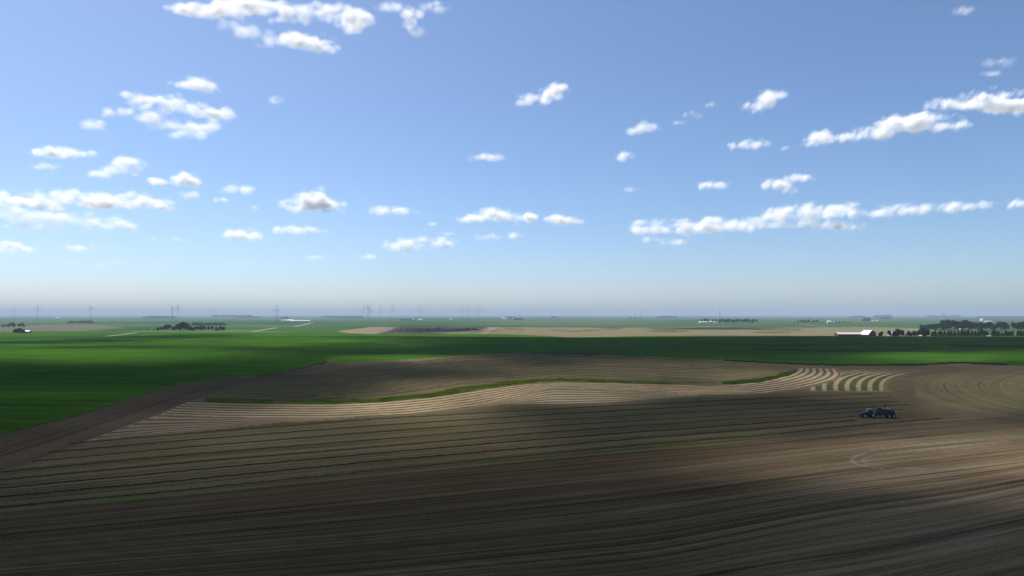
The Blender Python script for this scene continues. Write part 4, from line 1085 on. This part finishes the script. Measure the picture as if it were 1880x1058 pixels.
CL = [
 ([(330, 8, 36, 12), (400, 10, 60, 22), (470, 5, 70, 16), (540, 22, 60, 18), (590, 14, 45, 20), (640, 32, 40, 26)], 'huge ragged white cloud cut off by the top edge left of centre', .9),
 ([(420, 40, 30, 12, .6), (455, 52, 40, 14, .6), (490, 72, 40, 14, .7)], 'thin wispy cloud under the huge top cloud', .55),
 ([(530, 66, 26, 14), (560, 72, 44, 20), (590, 82, 26, 12)], 'compact white cloud just below the huge top cloud', .95),
 ([(715, 6, 36, 9, .7), (755, 18, 20, 12), (752, 38, 14, 16), (765, 52, 16, 9, .7), (795, 6, 28, 9, .8)], 'ragged hooked cloud at the top edge left of centre', .8),
 ([(330, 150, 26, 8, .7), (358, 150, 30, 14), (375, 158, 22, 9)], 'small bright cloud above the left cluster', .9),
 ([(232, 170, 22, 7, .8), (262, 180, 34, 9), (300, 182, 34, 12), (330, 195, 44, 14), (370, 206, 34, 11), (410, 208, 24, 12, .8)], 'long diagonal cloud of the left cluster', .85),
 ([(205, 203, 32, 8)], 'small flat cloud left of the long diagonal cloud', .75),
 ([(162, 229, 26, 11, .8), (180, 223, 10, 5)], 'faint cloud at the lower left of the left cluster', .6),
 ([(252, 192, 16, 9), (270, 212, 28, 14, .7), (295, 226, 30, 12, .7)], 'soft greyish cloud inside the left cluster', .65),
 ([(330, 246, 20, 8, .7), (355, 238, 30, 16), (385, 228, 14, 16, .5)], 'bright lower cloud of the left cluster', .85),
 ([(500, 179, 14, 8)], 'tiny lone puff right of the left cluster', .45),
 ([(75, 276, 28, 10), (105, 280, 44, 10), (150, 282, 28, 6)], 'flat white cloud near the left edge, upper of two', .9),
 ([(80, 305, 38, 6)], 'thin faint streak under the flat left-edge cloud', .55),
 ([(232, 298, 30, 15), (215, 312, 38, 11), (185, 318, 26, 7, .7)], 'humped white cloud left, above the long bank', .9),
 ([(285, 333, 20, 8), (325, 328, 34, 14), (345, 333, 24, 10)], 'low domed cloud right of the humped one', .9),
 ([(343, 358, 20, 11)], 'small faint puff under the low domed cloud', .55),
 ([(430, 348, 30, 9), (452, 352, 14, 9, .8)], 'small wing shaped cloud left of the big dome', .6),
 ([(402, 366, 26, 5)], 'thin flat streak below the wing shaped cloud', .6),
 ([(465, 384, 15, 6)], 'tiny flat puff left of the big dome', .6),
 ([(20, 368, 40, 20), (75, 372, 60, 20), (140, 366, 60, 18), (200, 370, 60, 20), (255, 370, 50, 18), (290, 380, 24, 12)], 'long thick white bank at the left edge', .95),
 ([(20, 395, 70, 16, .8), (100, 402, 80, 17, .8), (180, 412, 60, 16, .7), (228, 415, 26, 12), (60, 412, 60, 10, .5)], 'greyish lower layer of the long left bank', .7),
 ([(22, 456, 46, 12)], 'low cloud cut off by the left edge near the horizon', .7),
 ([(142, 456, 30, 7)], 'small low streak right of the left-edge low cloud', .6),
 ([(285, 437, 18, 5, .6)], 'left one of two faint low wisps under the left bank', .5),
 ([(325, 440, 22, 5, .6)], 'right one of two faint low wisps under the left bank', .5),
 ([(575, 362, 32, 16), (560, 376, 52, 13), (595, 374, 34, 14), (540, 382, 34, 8, .7), (600, 386, 30, 5, .6)], 'big dome shaped white cloud left of centre', 1.0),
 ([(440, 430, 40, 12), (462, 436, 22, 8)], 'soft low cloud left below the big dome', .8),
 ([(545, 423, 52, 7)], 'thin long streak below the big dome', .75),
 ([(575, 474, 22, 5)], 'faint low wisp at left centre', .35),
 ([(678, 472, 18, 5)], 'small low puff left of the centre streaks', .55),
 ([(712, 388, 34, 11), (742, 388, 22, 7, .8)], 'small ragged cloud right of the big dome', .7),
 ([(765, 449, 56, 12), (800, 446, 40, 12), (735, 456, 32, 7)], 'long low soft cloud left of centre', .7),
 ([(795, 412, 11, 4)], 'tiny puff above the long low soft cloud', .5),
 ([(822, 429, 18, 4)], 'little flat puff touching the top of the long low soft cloud', .5),
 ([(905, 396, 40, 15), (870, 402, 30, 10), (950, 402, 38, 11), (975, 400, 14, 9)], 'wide heaped cloud just below picture centre', 1.0),
 ([(900, 436, 32, 6)], 'faint streak under the wide heaped cloud', .6),
 ([(946, 432, 14, 8)], 'little round puff at the right end of the streak under the wide heaped cloud', .6),
 ([(1035, 404, 30, 10), (1020, 402, 18, 8), (1052, 407, 18, 6)], 'small heaped cloud right of the wide heaped one', .85),
 ([(962, 182, 20, 9, .8), (990, 178, 26, 14), (1015, 168, 24, 15), (1032, 158, 16, 9)], 'bright slanting cloud high right of centre', .95),
 ([(897, 286, 32, 8)], 'small flat lozenge cloud high near the centre', .75),
 ([(1165, 238, 20, 7, .7), (1192, 232, 26, 12)], 'ragged small cloud right of centre, upper', .7),
 ([(1150, 287, 15, 10)], 'tiny triangular cloud below the ragged small one', .65),
 ([(1275, 207, 18, 7)], 'tiny faint shred right of centre, largest of three', .5),
 ([(1312, 188, 14, 5)], 'tiny faint shred right of centre, uppermost of three', .4),
 ([(1248, 222, 14, 4)], 'tiny faint shred right of centre, lowest of three', .4),
 ([(1160, 348, 20, 5)], 'barely visible wisp right of centre', .3),
 ([(1388, 195, 22, 11), (1412, 178, 26, 18), (1436, 172, 14, 10)], 'bright upright slanting cloud in the upper right', .9),
 ([(1360, 266, 26, 6), (1388, 262, 28, 11)], 'small ragged cloud left of the great right bank', .75),
 ([(1445, 270, 16, 4)], 'tiny shred between the ragged cloud and the great bank', .35),
 ([(1308, 339, 34, 8)], 'small oval cloud right of centre', .85),
 ([(1430, 338, 32, 11), (1470, 327, 32, 8), (1452, 348, 20, 8, .8)], 'smooth double cloud right, above the long streak', .85),
 ([(1515, 252, 34, 15), (1500, 262, 24, 6, .7), (1560, 250, 30, 9, .7), (1610, 240, 48, 20), (1660, 226, 50, 22), (1715, 224, 54, 22), (1765, 228, 24, 13, .8)], 'great slanting white bank on the right', 1.0),
 ([(1735, 190, 34, 12, .7), (1790, 186, 50, 20), (1840, 184, 50, 24), (1890, 190, 50, 24)], 'great bright cloud cut off by the right edge', 1.0),
 ([(1845, 112, 34, 9, .6), (1838, 130, 26, 5, .7), (1868, 104, 14, 6, .6)], 'faint torn cloud at the upper right edge', .45),
 ([(1785, 12, 22, 8)], 'faint tiny cloud in the top right corner', .3),
 ([(1190, 418, 46, 16, .85), (1250, 420, 60, 18), (1310, 416, 60, 18), (1375, 412, 60, 15, .9)], 'left third of the long low cloud streak on the right', .8),
 ([(1440, 394, 46, 18), (1500, 392, 46, 20), (1545, 390, 40, 20), (1480, 412, 70, 11, .8), (1555, 416, 40, 9)], 'heaped middle of the long low cloud streak on the right', .9),
 ([(1610, 390, 50, 12, .85), (1680, 385, 56, 12, .85), (1750, 380, 56, 11, .85), (1810, 377, 30, 7)], 'tapering right end of the long low cloud streak', .8),
 ([(1240, 444, 26, 7)], 'small oval puff hanging below the long low streak', .65),
 ([(1198, 440, 24, 5)], 'thin puff at the lower left corner of the long low streak', .55),
 ([(1878, 373, 26, 12)], 'little cloud cut off by the right edge above the low streak', .8),
 ([(130, 483, 12, 4)], 'smallest faint shred near the horizon at left', .3),
 ([(190, 488, 14, 5), (220, 481, 32, 5, .7)], 'longer faint shred near the horizon at left', .3),
 ([(1460, 467, 26, 4)], 'barely visible shred near the horizon, below the long streak', .22),
 ([(1775, 470, 24, 4)], 'barely visible shred near the horizon at the far right', .22),
]
tot = 0
for i, (bl, lab, op) in enumerate(CL):
    tot += cloud(bl, lab, op, seed=i)
print('cloud flecks', tot)

# unseen broken cloud deck overhead and behind, cover shaped to shade the fields
LIT = [  # px, py, rx, ry, light that passes
 (900, 900, 3000, 150, 0.02), (500, 840, 700, 70, 0.13), (300, 1040, 900, 90, 0.02), (1300, 1000, 600, 80, 0.015),
 (820, 778, 190, 46, 0.42), (560, 800, 260, 34, 0.26), (1120, 765, 200, 40, 0.06), (1380, 768, 190, 24, 0.10), (1620, 772, 260, 13, 0.15),
 (940, 680, 620, 32, 0.34), (1230, 684, 230, 26, 0.42), (860, 712, 150, 14, .9), (1020, 698, 120, 8, .6), (730, 684, 130, 15, 0.04), (985, 664, 80, 9, 0.10), (560, 705, 160, 34, .06), (640, 738, 240, 9, .03),
 (330, 775, 200, 26, 0.22), (560, 757, 150, 19, 0.50), (760, 746, 150, 24, 0.95), (980, 724, 190, 20, 0.78), (1150, 717, 200, 13, 0.45), (900, 708, 90, 7, .7), (1320, 716, 140, 9, .42), (1400, 692, 75, 13, .9), (1090, 752, 150, 8, .05),
 (1560, 696, 110, 26, 0.75), (1760, 715, 150, 50, 0.42), (1890, 712, 70, 34, 0.52), (1760, 748, 120, 9, .4), (1650, 678, 260, 6, .22), (1560, 728, 110, 8, .3),
 (1480, 815, 300, 20, 0.22), (1720, 832, 340, 38, 0.72), (1500, 854, 270, 34, 0.42), (1600, 860, 160, 26, .5), (1890, 850, 160, 50, 0.85), (1800, 900, 200, 26, 0.30), (1560, 800, 130, 8, .1),
 (940, 640, 1500, 22, 0.0), (180, 700, 420, 42, 0.0), (150, 730, 260, 26, .10),
 (130, 648, 340, 18, 0.95), (330, 628, 420, 13, 0.8), (20, 632, 160, 18, .95), (560, 626, 120, 8, 1.0), (480, 640, 110, 3.5, .15), (200, 637, 200, 3, .25), (650, 633, 90, 5, .3), (740, 657, 110, 7, 1.0), (1770, 656, 210, 9.5, 0.98), (1900, 652, 70, 8, .5),
]
def light_through(px, py, Y=None):
    wx = (fbm(px / 90.0, py / 22.0, s=91, oct=4) - .5); wy = (fbm(px / 70.0, py / 18.0, s=92, oct=4) - .5)
    qx = px + wx * 90; qy = py + wy * np.interp(py, [600, 700, 900], [4, 14, 46])
    T = np.full(px.shape, 0.03)
    for cx_, cy_, rx, ry, v in LIT:
        q = ((qx - cx_) / rx) ** 2 + ((qy - cy_) / ry) ** 2
        wgt = np.exp(-q ** 1.5)
        T = T + (v - T) * wgt
    far = sstep(1010, 1075, Y) if Y is not None else sstep(617, 606, py)
    T = T * (1 - far) + far * 1.0
    dk = 0
    for cx_, cy_, rx, ry, v in ((790, 607, 100, 5, .1), (1310, 603, 110, 3, .2), (40, 629, 140, 2.6, .1), (190, 625.5, 100, 2.8, .1), (310, 619, 90, 2.8, .12), (390, 615.5, 70, 2, .2), (1560, 600, 110, 2.6, .3), (900, 600, 130, 2, .4)):
        q = ((qx - cx_) / rx) ** 2 + ((py - cy_) / ry) ** 2
        T = T + (v - T) * np.exp(-q ** 1.5)
    return np.clip(T, 0.0, 1.0)

def deck(z0, z1):
    gy = np.r_[np.arange(-2600, 0, 120), np.arange(0, 240, 7), np.arange(240, 700, 10), np.arange(700, 1300, 18), np.arange(1300, 2301, 50)]
    gx = np.r_[np.arange(-3600, -900, 100), np.arange(-900, 900, 15), np.arange(900, 3601, 100)]
    GX, GY = np.meshgrid(gx, gy)
    x, y = GX.ravel().astype(float), GY.ravel().astype(float)
    px, py = project(x, y, terrain(x, y))
    T = light_through(px, py, y)
    inn = sstep(2200, 1950, px) * sstep(-320, -60, px) * (y > 60)
    Tn = 0.06 + 0.5 * sstep(0.55, 0.72, fbm(x / 700.0, y / 700.0, s=14))
    T = T * inn + Tn * (1 - inn)
    edge = np.maximum(sstep(2800, 3500, np.abs(x)), np.maximum(sstep(-2000, -2500, y), sstep(1900, 2250, y)))
    T = T * (1 - edge) + edge
    # per-layer opacity; bottom and top of the cloud share the cover
    a = 1 - np.sqrt(np.clip(T, 0.0, 1))
    nr, nc = len(gy), len(gx)
    vs = []; fs = []; al = []
    idx = np.arange(nr * nc).reshape(nr, nc)
    hgt = (z1 - z0) * (0.25 + a * 0.75) * (0.6 + 0.7 * fbm(x / 160, y / 160, s=21))
    off = 0
    for lay in (0, 1):
        zz = z0 - 18 * vnoise(x / 120, y / 120, s=4) if lay == 0 else z0 + hgt
        k = zz / SUN[2]
        vs.append(np.c_[x + SUN[0] * k, y + SUN[1] * k, zz])
        f = np.stack([idx[:-1, :-1], idx[:-1, 1:], idx[1:, 1:], idx[1:, :-1]], -1).reshape(-1, 4)
        keep = a[f].max(1) > 0.004
        fs.append(f[keep] + off); off += nr * nc
        al.append(a)
    me = mesh_np('cloud', np.concatenate(vs), np.concatenate(fs), None, True)
    at = me.attributes.new('cover', 'FLOAT', 'POINT'); at.data.foreach_set('value', np.concatenate(al).astype(np.float32))
    m, nt, ms, out = mat_cloud('shade_cloud_deck', (0.62, 0.64, 0.68), 0.10)
    a_ = nt.nodes.new('ShaderNodeAttribute'); a_.attribute_name = 'cover'
    tr = nt.nodes.new('ShaderNodeBsdfTransparent'); mm = nt.nodes.new('ShaderNodeMixShader')
    nt.links.new(a_.outputs['Fac'], mm.inputs[0]); nt.links.new(tr.outputs[0], mm.inputs[1]); nt.links.new(ms.outputs[0], mm.inputs[2]); nt.links.new(mm.outputs[0], out.inputs[0])
    me.materials.append(m)
    link('cloud', me, label='unseen grey cloud layer overhead, shaped to shade the fields', category='cloud')
deck(1300, 1500)

# ------------------------------------------------------------------ haze
m = bpy.data.materials.new('haze_air'); m.use_nodes = True
nt = m.node_tree; nt.nodes.clear()
pv = nt.nodes.new('ShaderNodeVolumePrincipled'); ot = nt.nodes.new('ShaderNodeOutputMaterial')
pv.inputs['Color'].default_value = (0.70, 0.80, 1.0, 1)
pv.inputs['Density'].default_value = 0.00009
pv.inputs['Anisotropy'].default_value = 0.0
nt.links.new(pv.outputs[0], ot.inputs['Volume'])
b = MB(); b.box((0, 20000, 95), (380000, 44000, 212)); b.build('haze', m, kind='stuff', label='pale bluish summer haze thickening towards the horizon')
